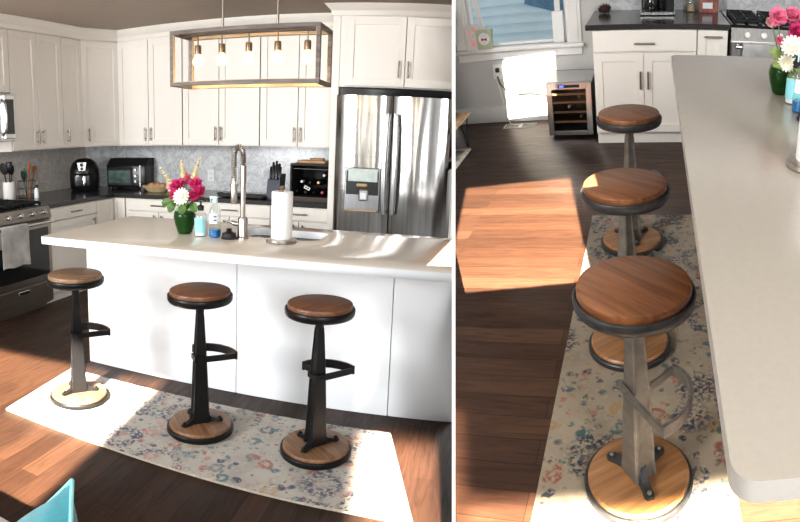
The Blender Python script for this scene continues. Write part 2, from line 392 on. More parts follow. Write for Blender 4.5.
REG = {'L': [], 'R': []}
def obj(name, mb, mats, parent=None, loc=None, rotz=0, smooth=35, mtx=None):
    me = bpy.data.meshes.new(name)
    bmesh.ops.recalc_face_normals(mb.bm, faces=mb.bm.faces) if False else None
    mb.bm.to_mesh(me); mb.bm.free()
    for m in (mats if isinstance(mats, (list, tuple)) else [mats]): me.materials.append(M[m] if isinstance(m, str) else m)
    me.polygons.foreach_set('use_smooth', [True]*len(me.polygons))
    me.set_sharp_from_angle(angle=RD(smooth))
    o = bpy.data.objects.new(name, me); COL.objects.link(o); REG[SET].append(o)
    lm = (mtx if mtx is not None else Matrix.Translation(loc or (0, 0, 0)) @ Matrix.Rotation(rotz, 4, 'Z'))
    if parent is None: o.matrix_world = BASE[SET] @ lm
    else: o.parent = parent; o.matrix_parent_inverse = Matrix.Identity(4); o.matrix_basis = lm
    return o
def tag(o, label, cat, group=None):
    o['label'] = label; o['category'] = cat
    if group: o['group'] = group
    return o
def thing(name, label, cat, loc=(0, 0, 0), rotz=0, group=None, rot=None):
    o = bpy.data.objects.new(name, None); COL.objects.link(o); o.empty_display_size = .1
    o.matrix_world = BASE[SET] @ Matrix.Translation(loc) @ (rot if rot is not None else Matrix.Rotation(rotz, 4, 'Z'))
    return tag(o, label, cat, group)
def struct(name, mb, mats, smooth=35):
    o = obj(name, mb, mats, smooth=smooth); o['kind'] = 'structure'; return o
def dup(root, loc, rotz, label, swap=None):
    r = root.copy(); COL.objects.link(r)
    r.matrix_world = BASE[SET] @ Matrix.Translation(loc) @ Matrix.Rotation(rotz, 4, 'Z'); r['label'] = label
    def rec(src, dst):
        for ch in list(src.children):
            c = ch.copy(); COL.objects.link(c); REG[SET].append(c); c.parent = dst; c.matrix_parent_inverse = Matrix.Identity(4); c.matrix_basis = ch.matrix_basis.copy()
            if swap and c.data and c.data.materials[0].name in swap:
                c.data = ch.data.copy(); c.data.materials[0] = M[swap[ch.data.materials[0].name]]
            rec(ch, c)
    rec(root, r)
    return r

# ================================================================== LEFT PICTURE: the kitchen from the front of the island
SET = 'L'
WX, WY = -2.08, 3.18            # left wall, back wall
XU, YU, ZU, ZD, ZT = -1.494, 2.752, 1.367, 2.392, 2.505   # fronts of wall cabinets, underside, door tops, crown top
XC, YC, ZC = -1.194, 2.452, .904    # counter fronts and top
H = .93                          # island top
struct('floor', MB().box(-2.2, 4.2, -3.6, 3.3, -.06, 0), 'floor')
struct('wall_left', MB().box(WX-.1, WX, -3.6, WY+.1, 0, ZT+.02), 'wall')
struct('wall_back', MB().box(WX, 4.2, WY, WY+.1, 0, ZT+.02), 'wall')
struct('ceiling', MB().box(-2.2, 4.2, .2, WY+.1, ZT, ZT+.08), 'ceil')
struct('trim_1', MB().box(WX, WX+.012, -.4, WY, ZC, ZU+.02), 'marble_warm')
struct('trim_2', MB().box(WX+.012, .963, WY-.012, WY, ZC, ZU+.02), 'marble')

def shaker(mb, w, h, t=.02, fr=.06, z0=0):
    # door in the local xz plane, front facing -y, origin at lower left corner
    mb.box(0, w, -t*.45, 0, z0, z0+h)
    for a in ((0, fr, 0, h), (w-fr, w, 0, h), (fr, w-fr, 0, fr), (fr, w-fr, h-fr, h)):
        mb.box(a[0], a[1], -t, 0, z0+a[2], z0+a[3], .0015, 1)
    return mb
def pull(parent, x, z, L=.13, vert=True, mat='pull', off=.03):
    mb = MB(); r = .0065
    if vert:
        mb.cyl((0, -off, -L/2), (0, -off, L/2), r, 10)
        for k in (-1, 1): mb.cyl((0, 0, k*L*.34), (0, -off, k*L*.34), r*.8, 8)
    else:
        mb.cyl((-L/2, -off, 0), (L/2, -off, 0), r, 10)
        for k in (-1, 1): mb.cyl((k*L*.34, 0, 0), (k*L*.34, -off, 0), r*.8, 8)
    return obj('handle', mb, mat, parent, (x, -.018, z))
def cabinet(name, label, loc, rotz, w, h, d, doors, drawers=(), toe=0, mat='cab', side_mat=None, pm='pull'):
    # local: front face at y=0, x along the width, body behind (+y)
    t = thing(name, label, 'cabinet', loc, rotz)
    mb = MB().box(0, w, 0, d, 0, h)
    if toe: mb.box(.0, w, .06, d, -toe, 0)
    obj('carcass', mb, mat, t)
    for (x0, z0, dw, dh, hx, hz, vert) in doors:
        dd = obj('door', shaker(MB(), dw, dh), mat, t, (x0, 0, z0))
        if hx is not None: pull(dd, hx-x0, hz-z0, vert=vert, mat=pm)
    for (x0, z0, dw, dh, hx, hz) in drawers:
        dd = obj('drawer', MB().box(0, dw, -.02, 0, 0, dh, .003, 1), mat, t, (x0, 0, z0))
        if hx is not None: pull(dd, hx-x0, hz-z0, .15, False, mat=pm)
    return t
RL = RD(90)      # fronts facing +x : local x -> world y
g = .003
dH = ZD-ZU-.012
def up_left(name, label, y0, y1, splits, handles):
    w = y1-y0; ds = []
    xs = [0]+[s-y0 for s in splits]+[w]
    for i in range(len(xs)-1):
        ds.append((xs[i]+g, .008, xs[i+1]-xs[i]-2*g, dH, handles[i]-y0 if handles[i] else None, .115, True))
    return cabinet(name, label, (XU, y0, ZU), RL, w, ZT-.02-ZU, XU-WX-.002, ds)
up_left('wall_cabinet', 'white two-door wall cabinet on the left wall, right beside the microwave', 1.345, 2.045, [1.70], [1.665, 1.735])
up_left('wall_cabinet', 'narrow white single-door wall cabinet on the left wall, beside the angled corner cabinet', 2.048, 2.352, [], [2.10])
cabinet('wall_cabinet', 'short white cabinet directly above the microwave at the left edge', (XU, .6, 1.862), RL, .742, ZT-.02-1.862, XU-WX-.002,
        [(g, .008, .365, ZD-1.874, .34, .1, True), (.372, .008, .367, ZD-1.874, .40, .1, True)])
# angled corner cabinet
ax, ay, bx_, by_ = XU, 2.355, -1.314, YU
t = thing('corner_wall_cabinet', 'white angled wall cabinet in the corner, above the black air fryer', 'cabinet', (0, 0, ZU))
obj('carcass', MB().prism([(ax, ay), (bx_, by_), (bx_, WY-.002), (WX+.002, WY-.002), (WX+.002, ay)], 0, ZT-.02-ZU), 'cab', t)
cl = math.hypot(bx_-ax, by_-ay); an = math.atan2(by_-ay, bx_-ax)
dd = obj('door', shaker(MB(), cl-.01, dH), 'cab', t, (ax+.005*cos(an), ay+.005*sin(an), .008), an)
pull(dd, .055, .11)
def up_back(label, x0, x1, s, h1, h2):
    w = x1-x0
    return cabinet('wall_cabinet', label, (x0, YU, ZU), 0, w, ZT-.02-ZU, WY-YU-.002,
        [(g, .008, s-x0-2*g, dH, h1-x0, .112, True), (s-x0+g, .008, x1-s-2*g, dH, h2-x0, .112, True)])
up_back('white two-door wall cabinet on the back wall above the toaster oven', -1.312, -.571, -.949, -.981, -.917)
up_back('white two-door wall cabinet on the back wall above the faucet, behind the lamp', -.567, .221, -.185, -.213, -.157)
up_back('white two-door wall cabinet on the back wall above the wine rack', .225, .96, .585, .557, .613)
# fridge surround
obj_ = obj('fridge_side_panel', MB().box(.965, 1.028, 2.40, WY-.002, 0, 2.42, .002, 1), 'cab'); tag(obj_, 'tall white panel between the wine rack and the refrigerator', 'panel')
cabinet('wall_cabinet', 'deep white two-door cabinet above the refrigerator', (1.031, 2.40, 1.87), 0, 1.15, .62, WY-2.402,
        [(.055, .01, .472, .53, .485, .14, True), (.533, .01, .515, .53, .56, .14, True)])
# crown moulding, swept over the cabinet fronts
def crown(path, z0, z1, out):
    mb = MB(); prof = [(0, z0), (-.012, z0), (-.015, z0+.35*(z1-z0)), (-.03, z0+.5*(z1-z0)), (-out, z0+.85*(z1-z0)), (-out, z1), (0.02, z1), (0.02, z0)]
    n = len(path); rings = []
    for i, (x, y) in enumerate(path):
        d1 = Vector((x-path[i-1][0], y-path[i-1][1])).normalized() if i else None
        d2 = Vector((path[i+1][0]-x, path[i+1][1]-y)).normalized() if i < n-1 else None
        if d1 is None: d1 = d2
        if d2 is None: d2 = d1
        n1, n2 = Vector((-d1.y, d1.x)), Vector((-d2.y, d2.x)); nn = (n1+n2).normalized(); k = 1/max(.3, nn.dot(n1))
        rings.append([(x+nn.x*o*k, y+nn.y*o*k, z) for o, z in prof])
    return mb.loft(rings)
struct('trim_3', crown([(XU, .5), (XU, 2.353), (-1.313, YU), (.964, YU)], ZD+.008, ZT, .05), 'cab')
struct('trim_4', crown([(.965, WY-.05), (.965, 2.40), (2.4, 2.40)], 2.42, 2.525, .07), 'cab')

# base cabinets
cabinet('base_cabinet', 'white base cabinet with one long drawer right beside the range', (XC-.02, 1.475, .1), RL, .68, .764, XC-.02-WX-.002,
        [(g, .01, .674, .63, .62, .55, True)], [(g, .65, .674, .108, .34, .705)], toe=.1)
t = thing('corner_base_cabinet', 'white corner base cabinet with angled bifold doors under the air fryer', 'cabinet', (0, 0, .1))
obj('carcass', MB().prism([(XC-.02, 2.158), (XC-.02, YC+.02), (-1.03, YC+.02), (-1.03, WY-.002), (WX+.002, WY-.002), (WX+.002, 2.158)], 0, .764).prism([(XC-.09, 2.158), (XC-.09, YC+.09), (-1.03, YC+.09), (-1.03, WY-.002), (WX+.002, WY-.002), (WX+.002, 2.158)], -.1, 0), 'cab', t)
obj('door', shaker(MB(), .28, .75), 'cab', t, (XC-.02, 2.162, .008), RL)
obj('door', shaker(MB(), .125, .75, fr=.03), 'cab', t, (XC+.0, YC+.02, .008), 0)
def base_back(label, x0, x1, hx):
    w = x1-x0; h = w/2
    return cabinet('base_cabinet', label, (x0, YC+.02, .1), 0, w, .764, WY-YC-.024,
        [(g, .01, h-2*g, .63, h-.04, .55, True), (h+g, .01, h-2*g, .63, h+.04, .55, True)], [(g, .65, w-2*g, .108, hx-x0, .705)], toe=.1)
base_back('white base cabinet with a wide drawer behind the flower vase', -1.027, -.34, -.677)
base_back('white base cabinet with a wide drawer behind the faucet', -.337, .44, .06)
base_back('white base cabinet with a drawer under the wine rack', .443, .962, .708)
ct = obj('countertop', MB().prism([(XC, 1.462), (XC, YC), (.963, YC), (.963, WY-.013), (WX+.013, WY-.013), (WX+.013, 1.462)], .865, ZC, .003, seg=1), 'granite')
tag(ct, 'dark polished stone countertop running along the left and back walls', 'countertop')

# range
t = thing('range', 'stainless steel gas range with black oven door and hanging towel at the left edge', 'stove', (XC, .70, 0), RL)
w = .755
obj('body', MB().box(0, w, .02, .86, .04, .885).box(.02, w-.02, .05, .8, 0, .04), 'steel_d', t)
obj('cooktop', MB().box(0, w, -.005, .86, .885, .908, .004, 1), 'bglass', t)
gr = MB()
for gx in (.03, .275, .52):
    for k in range(4): gr.box(gx, gx+.205, .07+k*.19, .085+k*.19, .912, .938, .003, 1)
    for k in range(3): gr.box(gx+k*.095, gx+.015+k*.095, .06, .67, .916, .935, .003, 1)
    for a in (.0, .19):
        for b in (.06, .655): gr.box(gx+a, gx+a+.015, b, b+.015, .906, .918)
obj('grate', gr, 'grate', t)
obj('control_panel', MB().loft([[(x, -.03, .80), (x, .02, .80), (x, .03, .895), (x, -.005, .895)] for x in (0, w)]), 'steel_d', t)
for k in range(5):
    kn = MB().lathe([(0, 0), (.021, 0), (.02, .022), (.016, .026), (0, .026)], 20, mtx=Matrix.Translation((.09+k*.145, -.018, .848)) @ Matrix.Rotation(RD(75), 4, 'X'))
    kk = obj('knob', kn, 'steel', t)
dr = obj('oven_door', MB().box(.005, w-.005, -.025, .02, .255, .785, .005, 1).mat(1).box(.045, w-.045, -.028, -.02, .31, .72, .003, 1), ['steel_d', 'bglass'], t)
hb = MB().cyl((.03, -.065, .765), (w-.03, -.065, .765), .012, 14)
for x in (.06, w-.06): hb.cyl((x, -.02, .765), (x, -.065, .765), .009, 10)
obj('handle', hb, 'steel', dr)
dw_ = obj('drawer', MB().box(.005, w-.005, -.022, .02, .06, .245, .005, 1), 'steel_d', t)
obj('handle', MB().box(.31, .45, -.027, -.02, .185, .218, .004, 1).mat(1).box(.322, .438, -.0285, -.024, .191, .212), ['steel', 'black'], dw_)
obj('emblem', MB().box(.372, .388, -.027, -.024, .27, .278), 'steel', dr)
# towel over the oven handle
def drape(x0, x1, y, ztop, zbot, wav=.006, th=.006):
    n = 16; mb = MB(); rings = []
    tb = bmesh.new(); rows = []
    zs = [zbot + (ztop-zbot)*k/14 for k in range(15)]
    for k, z in enumerate(zs):
        rows.append([tb.verts.new((x0+(x1-x0)*i/n, y + wav*sin(i*1.1+.25*k)*(1.1-k/14) , z + (.006*sin(i*.7) if k == 0 else 0))) for i in range(n+1)])
    # over the bar and down the back
    for a in range(1, 6):
        th_ = pi*a/5; rows.append([tb.verts.new((x0+(x1-x0)*i/n, y+.026-.026*cos(th_), ztop+.022*sin(th_))) for i in range(n+1)])
    rows.append([tb.verts.new((x0+(x1-x0)*i/n, y+.052, ztop-.16)) for i in range(n+1)])
    for a, b in zip(rows, rows[1:]):
        for i in range(n): tb.faces.new((a[i], a[i+1], b[i+1], b[i]))
    bmesh.ops.recalc_face_normals(tb, faces=tb.faces)
    r = bmesh.ops.solidify(tb, geom=list(tb.faces), thickness=th)
    return mb._merge(tb)
tw = obj('kitchen_towel', drape(.085, .395, -.093, .772, .46, .004, .004), 'clothg', loc=(XC, .70, 0), rotz=RL)
tag(tw, 'pale grey terry towel hanging over the oven door handle at left', 'towel')
# microwave
t = thing('microwave', 'stainless over-range microwave cut off by the left edge', 'microwave', (XU+.045, .60, 1.458), RL)
obj('body', MB().box(0, .75, .0, .5, 0, .395, .004, 1), 'steel', t)
dd = obj('door', MB().box(.004, .56, -.02, 0, .02, .39, .004, 1).mat(1).box(.04, .52, -.023, -.015, .07, .34), ['steel', 'bglass'], t)
obj('handle', MB().tube([(.585, -.02, .05), (.585, -.06, .09), (.585, -.07, .2), (.585, -.06, .31), (.585, -.02, .35)], .011, 10), 'steel', dd)
obj('control_panel', MB().box(.61, .74, -.022, 0, .02, .385, .004, 1).mat(1).box(.625, .725, -.024, -.02, .06, .35), ['steel', 'bglass'], t)

# refrigerator
fx0, fx1, fy, fz = 1.036, 1.995, 2.30, 1.80
t = thing('refrigerator', 'tall stainless french-door refrigerator with a water dispenser', 'refrigerator', (fx0, fy, 0))
fw = fx1-fx0; mid = 1.494-fx0
obj('body', MB().box(.01, fw-.01, .06, .86, .03, fz-.01).mat(0), 'steel_d', t)
obj('gap_shade_block', MB().box(.02, fw-.02, .04, .86, fz-.012, fz+.06, .004, 1), 'black', t)  # black block stands in for the shade in the gap above
def bowed(x0, x1, z0, z1, depth=.06, bow=.03):
    n = 14; rings = []
    poly = []
    for i in range(n+1):
        u = i/n; x = x0+(x1-x0)*u
        e = min(u, 1-u); rnd = .012*(1-min(1, e/.04))**2
        poly.append((x, -bow*(1-(2*u-1)**2)+rnd))
    poly += [(x1, depth), (x0, depth)]
    return MB().prism(poly, z0, z1)
dl = obj('door', bowed(.004, mid-.004, .70, fz), 'steel_f', t, smooth=50)
dr = obj('door', bowed(mid+.004, fw-.004, .70, fz), 'steel_f', t, smooth=50)
fz_ = obj('freezer_drawer', bowed(.004, fw-.004, .05, .69), 'steel_f', t, smooth=50)
obj('handle', MB().cyl((.12, -.07, .62), (fw-.12, -.07, .62), .014, 12).cyl((.15, 0, .62), (.15, -.07, .62), .01, 8).cyl((fw-.15, 0, .62), (fw-.15, -.07, .62), .01, 8), 'steel', fz_)
for d, s in ((dl, -1), (dr, 1)):
    x = mid+s*.034
    hb = MB()
    pts = [(x, 0, .86), (x, -.05, .875), (x+s*.004, -.062, 1.0), (x+s*.008, -.066, 1.25), (x+s*.004, -.062, 1.55), (x, -.05, 1.665), (x, 0, 1.68)]
    rings = []
    for i, p in enumerate(pts):
        rings.append([(p[0]+a*.017, p[1]+b*.010, p[2]) for a, b in ((-1, -.6), (-.5, -1), (.5, -1), (1, -.6), (1, 1), (-1, 1))])
    obj('handle', hb.loft(rings[1:-1]).box(x-.014, x+.014, -.05, 0, .875, .90).box(x-.014, x+.014, -.05, 0, 1.64, 1.665), 'steel', d)
dx0, dx1 = 1.135-fx0, 1.425-fx0
ds = obj('dispenser', MB().box(dx0, dx1, -.036, .0, .885, 1.235, .006, 1), steel_mat('dispenser_steel', (.34, .34, .35), .3), dl)
obj('display', MB().box(dx0+.03, dx1-.02, -.046, -.03, 1.125, 1.228, .004, 1), 'lcd', ds)
obj('recess', MB().box(dx0+.015, dx1-.012, -.0385, -.03, 1.02, 1.21, .0), 'black', ds)
obj('spout', MB().box(dx0+.10, dx0+.19, -.054, -.03, 1.085, 1.11, .008, 1), 'weath_in', ds)
obj('paddle', MB().box(dx0+.12, dx0+.20, -.050, -.03, .97, 1.065, .01, 1).mat(1).box(dx0+.135, dx0+.185, -.053, -.045, .985, 1.04, .006, 1), ['steel', 'labelw'], ds)
obj('tray', MB().box(dx0+.02, dx1-.02, -.054, -.03, .887, .90, .003, 1), 'weath_in', ds)

# island
IL = 2.685
t = thing('kitchen_island', 'long white panelled kitchen island base behind the three stools', 'kitchen island', (0, 0, 0))
obj('cabinet_body', MB().box(-.0, IL-.1, .60, .90, .10, .79).box(.05, IL-.15, .62, .86, 0, .10), 'cab_cool', t)
for a, b in ((-.079, .927), (.931, 1.80), (1.804, IL-.06)):
    obj('panel', MB().box(a, b, .5635, .60, .0, .889, .0015, 1), 'cab_cool', t)
obj('end_panel', MB().box(-.105, -.08, .61, .9, 0, .889, .002, 1).box(-.112, -.08, .5635, .61, 0, .889, .002, 1).box(-.112, -.08, .74, .78, 0, .889, .002, 1), 'cab', t)
def rrect(x0, x1, y0, y1, r, n=6):
    p = []
    for cx, cy, a0 in ((x1-r, y1-r, 0), (x0+r, y1-r, 90), (x0+r, y0+r, 180), (x1-r, y0+r, 270)):
        for k in range(n+1): p.append((cx+r*cos(RD(a0+90*k/n)), cy+r*sin(RD(a0+90*k/n))))
    return p
def slab_with_hole(outer, hole, z0, z1):
    tb = bmesh.new()
    def loop(p): 
        vs = [tb.verts.new((x, y, z1)) for x, y in p]
        return [tb.edges.new((vs[i], vs[(i+1) % len(vs)])) for i in range(len(vs))]
    e = loop(outer) + (loop(hole) if hole else [])
    bmesh.ops.triangle_fill(tb, use_beauty=True, edges=e)
    fs = list(tb.faces)
    r = bmesh.ops.extrude_face_region(tb, geom=fs); nv = [v for v in r['geom'] if isinstance(v, bmesh.types.BMVert)]
    bmesh.ops.translate(tb, vec=(0, 0, z0-z1), verts=nv)
    bmesh.ops.recalc_face_normals(tb, faces=tb.faces)
    for f in tb.faces: f.material_index = 0 if abs(f.normal.z) > .5 else 1
    return tb
def slab(outer, hole, z0, z1, mats, **k):
    mb = MB(); tb = slab_with_hole(outer, hole, z0, z1)
    me = bpy.data.meshes.new('t'); tb.to_mesh(me); tb.free(); mb.bm.from_mesh(me); bpy.data.meshes.remove(me)
    return obj('island_countertop', mb, mats, **k)
sx0, sx1, sy0, sy1 = .93, 1.40, .50, .80
it = slab(rrect(0, IL, 0, .93, .02, 4), rrect(sx0, sx1, sy0, sy1, .07, 6), .89, H, ['quartz', 'quartz_edge'])
tag(it, 'pale polished quartz island countertop with a sink cut into it', 'countertop')
# sink bowl
mb = MB(); rg = []
for z, ins in ((.8885, -.012), (.885, -.004), (.83, .0), (.80, .03)):
    rg.append([(x, y, z) for x, y in rrect(sx0+ins, sx1-ins, sy0+ins, sy1-ins, .07, 6)])
mb.loft(rg, cap=False); mb.bm.faces.new([mb.bm.verts.new(p) for p in rg[-1]])
mb.lathe([(0, .802), (.03, .802), (.032, .806), (.02, .804)], 20, c=((sx0+sx1)/2, .65, 0))
tag(obj('sink', mb, steel_mat('sink_steel', (.34, .34, .35), .35)), 'stainless undermount sink bowl set in the island countertop', 'sink')

# faucet
t = thing('faucet', 'tall spring-neck pull-down faucet standing on the island', 'faucet', (1.018, .425, H))
obj('base', MB().lathe([(0, 0), (.032, 0), (.032, .006), (.027, .012), (.026, .105), (.02, .115), (0, .115)], 28), 'nickel', t)
obj('pole', MB().cyl((0, 0, .11), (0, 0, .36), .0135, 18).cyl((0, 0, .29), (0, 0, .38), .016, 18), 'nickel', t)
arc = [(0, 0, .36)] + [(-.026+.026*cos(a), 0, .43+.045*sin(a)) for a in [pi*k/12 for k in range(13)]] + [(-.053, 0, .36), (-.052, 0, .30)]
obj('hose', MB().tube(arc, .006, 8), 'blackm', t)
# spring coil round the hose
def along(pts, u):
    L = [0]
    for a, b in zip(pts, pts[1:]): L.append(L[-1]+(Vector(b)-Vector(a)).length)
    d = u*L[-1]
    for i in range(len(pts)-1):
        if d <= L[i+1] or i == len(pts)-2:
            k = (d-L[i])/max(1e-9, L[i+1]-L[i]); p = Vector(pts[i]).lerp(Vector(pts[i+1]), k); return p, (Vector(pts[i+1])-Vector(pts[i])).normalized()
coil = []; turns = 34
for k in range(turns*10+1):
    u = .06+.94*k/(turns*10); p, d = along(arc, u); side = Vector((0, 1, 0)); n2 = d.cross(side).normalized(); a = 2*pi*k/10
    coil.append(p + .0135*(cos(a)*side + sin(a)*n2))
obj('spring', MB().tube(coil, .003, 6), 'nickel', t)
obj('spray_head', MB().lathe([(0, .18), (.014, .18), (.018, .19), (.0175, .25), (.012, .275), (.009, .31), (0, .31)], 20, c=(-.052, 0, 0)), 'nickel', t)
obj('holder_arm', MB().cyl((0, 0, .29), (-.05, 0, .285), .006, 10).lathe([(.019, .268), (.022, .268), (.022, .285), (.019, .285), (.019, .268)], 20, c=(-.052, 0, 0)), 'nickel', t)
obj('lever', MB().cyl((-.02, 0, .075), (-.055, 0, .078), .012, 14).cyl((-.05, 0, .078), (-.085, -.015, .088), .006, 10), 'nickel', t)

def bottle_profile(t, prof, mat): return obj('bottle', MB().lathe(prof, 28), mat, t)
def soap_bottle(loc, label, rz=0):
    t = thing('soap_dispenser', label, 'soap bottle', loc, rz)
    obj('bottle', MB().lathe([(0, 0), (.032, 0), (.034, .006), (.034, .105), (.028, .122), (.014, .132), (.013, .142)], 28), 'glass', t)
    obj('liquid', MB().lathe([(0, .004), (.031, .004), (.031, .09), (0, .09)], 24), 'labelw', t)
    lb = MB(); n = 12
    for k in range(n):
        a, b = RD(-150+k*10), RD(-140+k*10); r = .0346
        lb.quad((r*cos(a), r*sin(a), .022), (r*cos(b), r*sin(b), .022), (r*cos(b), r*sin(b), .1), (r*cos(a), r*sin(a), .1))
    lo = obj('label_sticker', lb, 'aqua', t)
    obj('pump_collar', MB().lathe([(.0, .138), (.016, .138), (.017, .162), (.012, .166), (0, .166)], 20), 'black', t)
    obj('pump_head', MB().cyl((0, 0, .16), (0, 0, .188), .005, 10).box(-.012, .03, -.009, .009, .184, .198, .004, 1).cyl((.02, 0, .19), (-.038, 0, .186), .005, 8), 'black', t)
    return t
soap_bottle((.784, .405, H), 'clear hand soap pump bottle with aqua label beside the vase')
def spray_bottle(loc, label, rz=0):
    t = thing('spray_bottle', label, 'bottle', loc, rz)
    obj('bottle', MB().lathe([(0, 0), (.03, 0), (.032, .008), (.032, .05), (.028, .085), (.031, .13), (.024, .16), (.012, .178), (.012, .19)], 28), 'glass', t)
    obj('liquid', MB().lathe([(0, .003), (.029, .003), (.0305, .01), (.0305, .042), (0, .042)], 24), 'blueliq', t)
    lb = MB()
    for k in range(9):
        a, b = RD(-135+k*10), RD(-125+k*10); r = .0325
        lb.quad((r*cos(a), r*sin(a), .075), (r*cos(b), r*sin(b), .075), (r*cos(b), r*sin(b), .125), (r*cos(a), r*sin(a), .125))
    lb.mat(1)
    for z in (.088, .108):
        for k in range(3):
            a, b = RD(-80+k*10), RD(-72+k*10); r = .0332
            lb.quad((r*cos(a), r*sin(a), z), (r*cos(b), r*sin(b), z), (r*cos(b), r*sin(b), z+.01), (r*cos(a), r*sin(a), z+.01))
    obj('label_sticker', lb, ['labelw', 'bluel'], t)
    obj('trigger_head', MB().lathe([(0, .185), (.014, .185), (.014, .2), (.008, .204), (0, .204)], 16).box(-.032, .014, -.007, .007, .203, .216, .004, 1).box(-.027, -.021, -.005, .005, .182, .205, .002, 1), simple('pale_aqua_plastic', (.55, .74, .74), .4), t)
    return t
spray_bottle((.866, .408, H), 'clear spray bottle with a little blue liquid left of the faucet')
def caddy(loc, label):
    t = thing('scrubber_caddy', label, 'brush holder', loc)
    obj('cup', MB().lathe([(0, 0), (.04, 0), (.043, .006), (.043, .008), (.038, .01), (.036, .03), (.034, .03), (.033, .012), (0, .012)], 28), 'blackm', t)
    obj('brush', MB().lathe([(0, .013), (.028, .013), (.03, .03), (.02, .037), (.012, .044), (.015, .054), (0, .057)], 22), 'black', t)
caddy((.955, .392, H), 'small black dish scrubber in a holder at the foot of the faucet')
def towel_holder(loc, label, rl):
    t = thing('paper_towel_holder', label, 'paper towel holder', loc)
    obj('base', MB().lathe([(0, 0), (.078, 0), (.08, .006), (.076, .016), (.06, .02), (0, .02)], 48), 'nickel', t)
    obj('rod', MB().cyl((0, 0, .018), (0, 0, .275), .006, 12).lathe([(0, .266), (.012, .266), (.016, .275), (.012, .285), (0, .287)], 18), 'brass', t)
    r = obj('paper_towel_roll', MB().lathe([(.02, 0), (.052, 0), (.054, .003), (.054, .235), (.052, .238), (.02, .238), (.02, 0)], 48), 'paper', loc=(loc[0], loc[1], loc[2]+.0205))
    tag(r, rl, 'paper towels')
towel_holder((1.238, .41, H), 'round nickel paper towel stand on the island right of the faucet', 'white paper towel roll on its stand in front of the sink')

# vase of flowers
def vase(loc, label, s=1.0):
    t = thing('flower_vase', label, 'vase', loc)
    obj('glass_body', MB().lathe([(0, 0), (.03*s, 0), (.036*s, .008*s), (.049*s, .05*s), (.055*s, .085*s), (.05*s, .11*s), (.036*s, .126*s), (.037*s, .14*s), (.044*s, .15*s)], 32), 'glass_g', t)
    obj('water', MB().lathe([(0, .006*s), (.034*s, .006*s), (.0475*s, .05*s), (.0535*s, .085*s), (.0485*s, .108*s), (0, .108*s)], 28), 'green', t)
    return t
def rose(label, base, head, r, mat, group, kind='pink flower'):
    t = thing('pink_blossom', label, 'flower', head, group=group)
    d = Vector(head)-Vector(base); rd = random.Random(hash((round(head[0], 3), round(head[2], 3))) & 0xffff)
    rd = random.Random(int(abs(head[0]*7919+head[2]*104729)*10) % 65536)
    mb = MB(); nrm = (Vector((rd.uniform(-.5, .5), -.8, .5))).normalized()
    a0 = nrm.orthogonal().normalized(); b0 = nrm.cross(a0)
    for ring, (n, el, L) in enumerate(((5, 70, .55), (7, 45, .8), (9, 15, 1.0), (9, -20, .9))):
        for k in range(n):
            a = 2*pi*(k+.4*ring)/n + rd.uniform(-.2, .2); e = RD(el+rd.uniform(-12, 12))
            dd_ = (cos(a)*a0+sin(a)*b0)*cos(e)+nrm*sin(e)
            mb.petal((0, 0, 0), dd_, nrm, r*L*rd.uniform(.85, 1.1), r*.75, .25)
    obj('petals', mb, mat, t)
    obj('flower_stalk', MB().tube([tuple(-d), tuple(-d*.45+Vector((0, 0, -.01))), (0, 0, 0)], .0025, 6), 'stem', t)
def daisy(label, base, head, r, nrm=(0, -.9, .35), group=None, mat='whitep'):
    t = thing('white_daisy', label, 'flower', head, group=group); d = Vector(head)-Vector(base); nrm = Vector(nrm).normalized()
    a0 = nrm.orthogonal().normalized(); b0 = nrm.cross(a0); mb = MB()
    for ring, (n, el, L) in enumerate(((16, 4, 1), (14, 22, .82), (10, 45, .6))):
        for k in range(n):
            a = 2*pi*(k+.5*ring)/n; dd_ = (cos(a)*a0+sin(a)*b0)*cos(RD(el))+nrm*sin(RD(el)); mb.petal((0, 0, 0), dd_, nrm, r*L, r*.36, .12)
    obj('petals', mb, mat, t)
    obj('flower_centre', MB().sphere(tuple(nrm*.004), r*.2, seg=12, ring=8), 'creamp', t)
    obj('flower_stalk', MB().tube([tuple(-d), tuple(-d*.4), (0, 0, 0)], .0028, 6), 'stem', t)
def spike(label, base, mid_, tip, mat, group):
    t = thing('snapdragon_spike', label, 'flower', base, group=group); b = Vector(base); pts = [(0, 0, 0), tuple(Vector(mid_)-b), tuple(Vector(tip)-b)]
    obj('flower_stalk', MB().tube(pts, [.003, .0028, .0015], 6), 'stem', t)
    mb = MB(); rd = random.Random(int(tip[0]*1000)); m0, m1 = Vector(pts[1]), Vector(pts[2])
    for k in range(22):
        u = k/21; p = m0.lerp(m1, u); s = .021*(1-.65*u); a = k*2.4
        for j in range(3):
            d_ = Vector((cos(a+j*.7), sin(a+j*.7), .35+.3*j)); mb.petal(tuple(p), d_, (0, 0, 1), s*1.3, s, .2)
    obj('blossoms', mb, mat, t)
def leaves(label, base, specs, mat='leaf', group=None):
    t = thing('foliage_sprig', label, 'leaves', base, group=group); mb = MB(); st = MB(); b = Vector(base)
    for (p, d, n, L, W) in specs:
        q = Vector(p)-b; mb.petal(tuple(q), d, n, L, W, -.15); st.tube([(0, 0, 0), tuple(q*.5+Vector((0, 0, .01))), tuple(q)], .002, 5)
    obj('leaf_blades', mb, mat, t); obj('flower_stalk', st, 'stem', t)
vx, vy = .668, .44
vase((vx, vy, H), 'glass vase of green water holding the bouquet, left of the soap bottle', 1.12)
vb = (vx, vy, H+.12)
def P(px, pz, dy=0): return (px, vy+dy, pz)
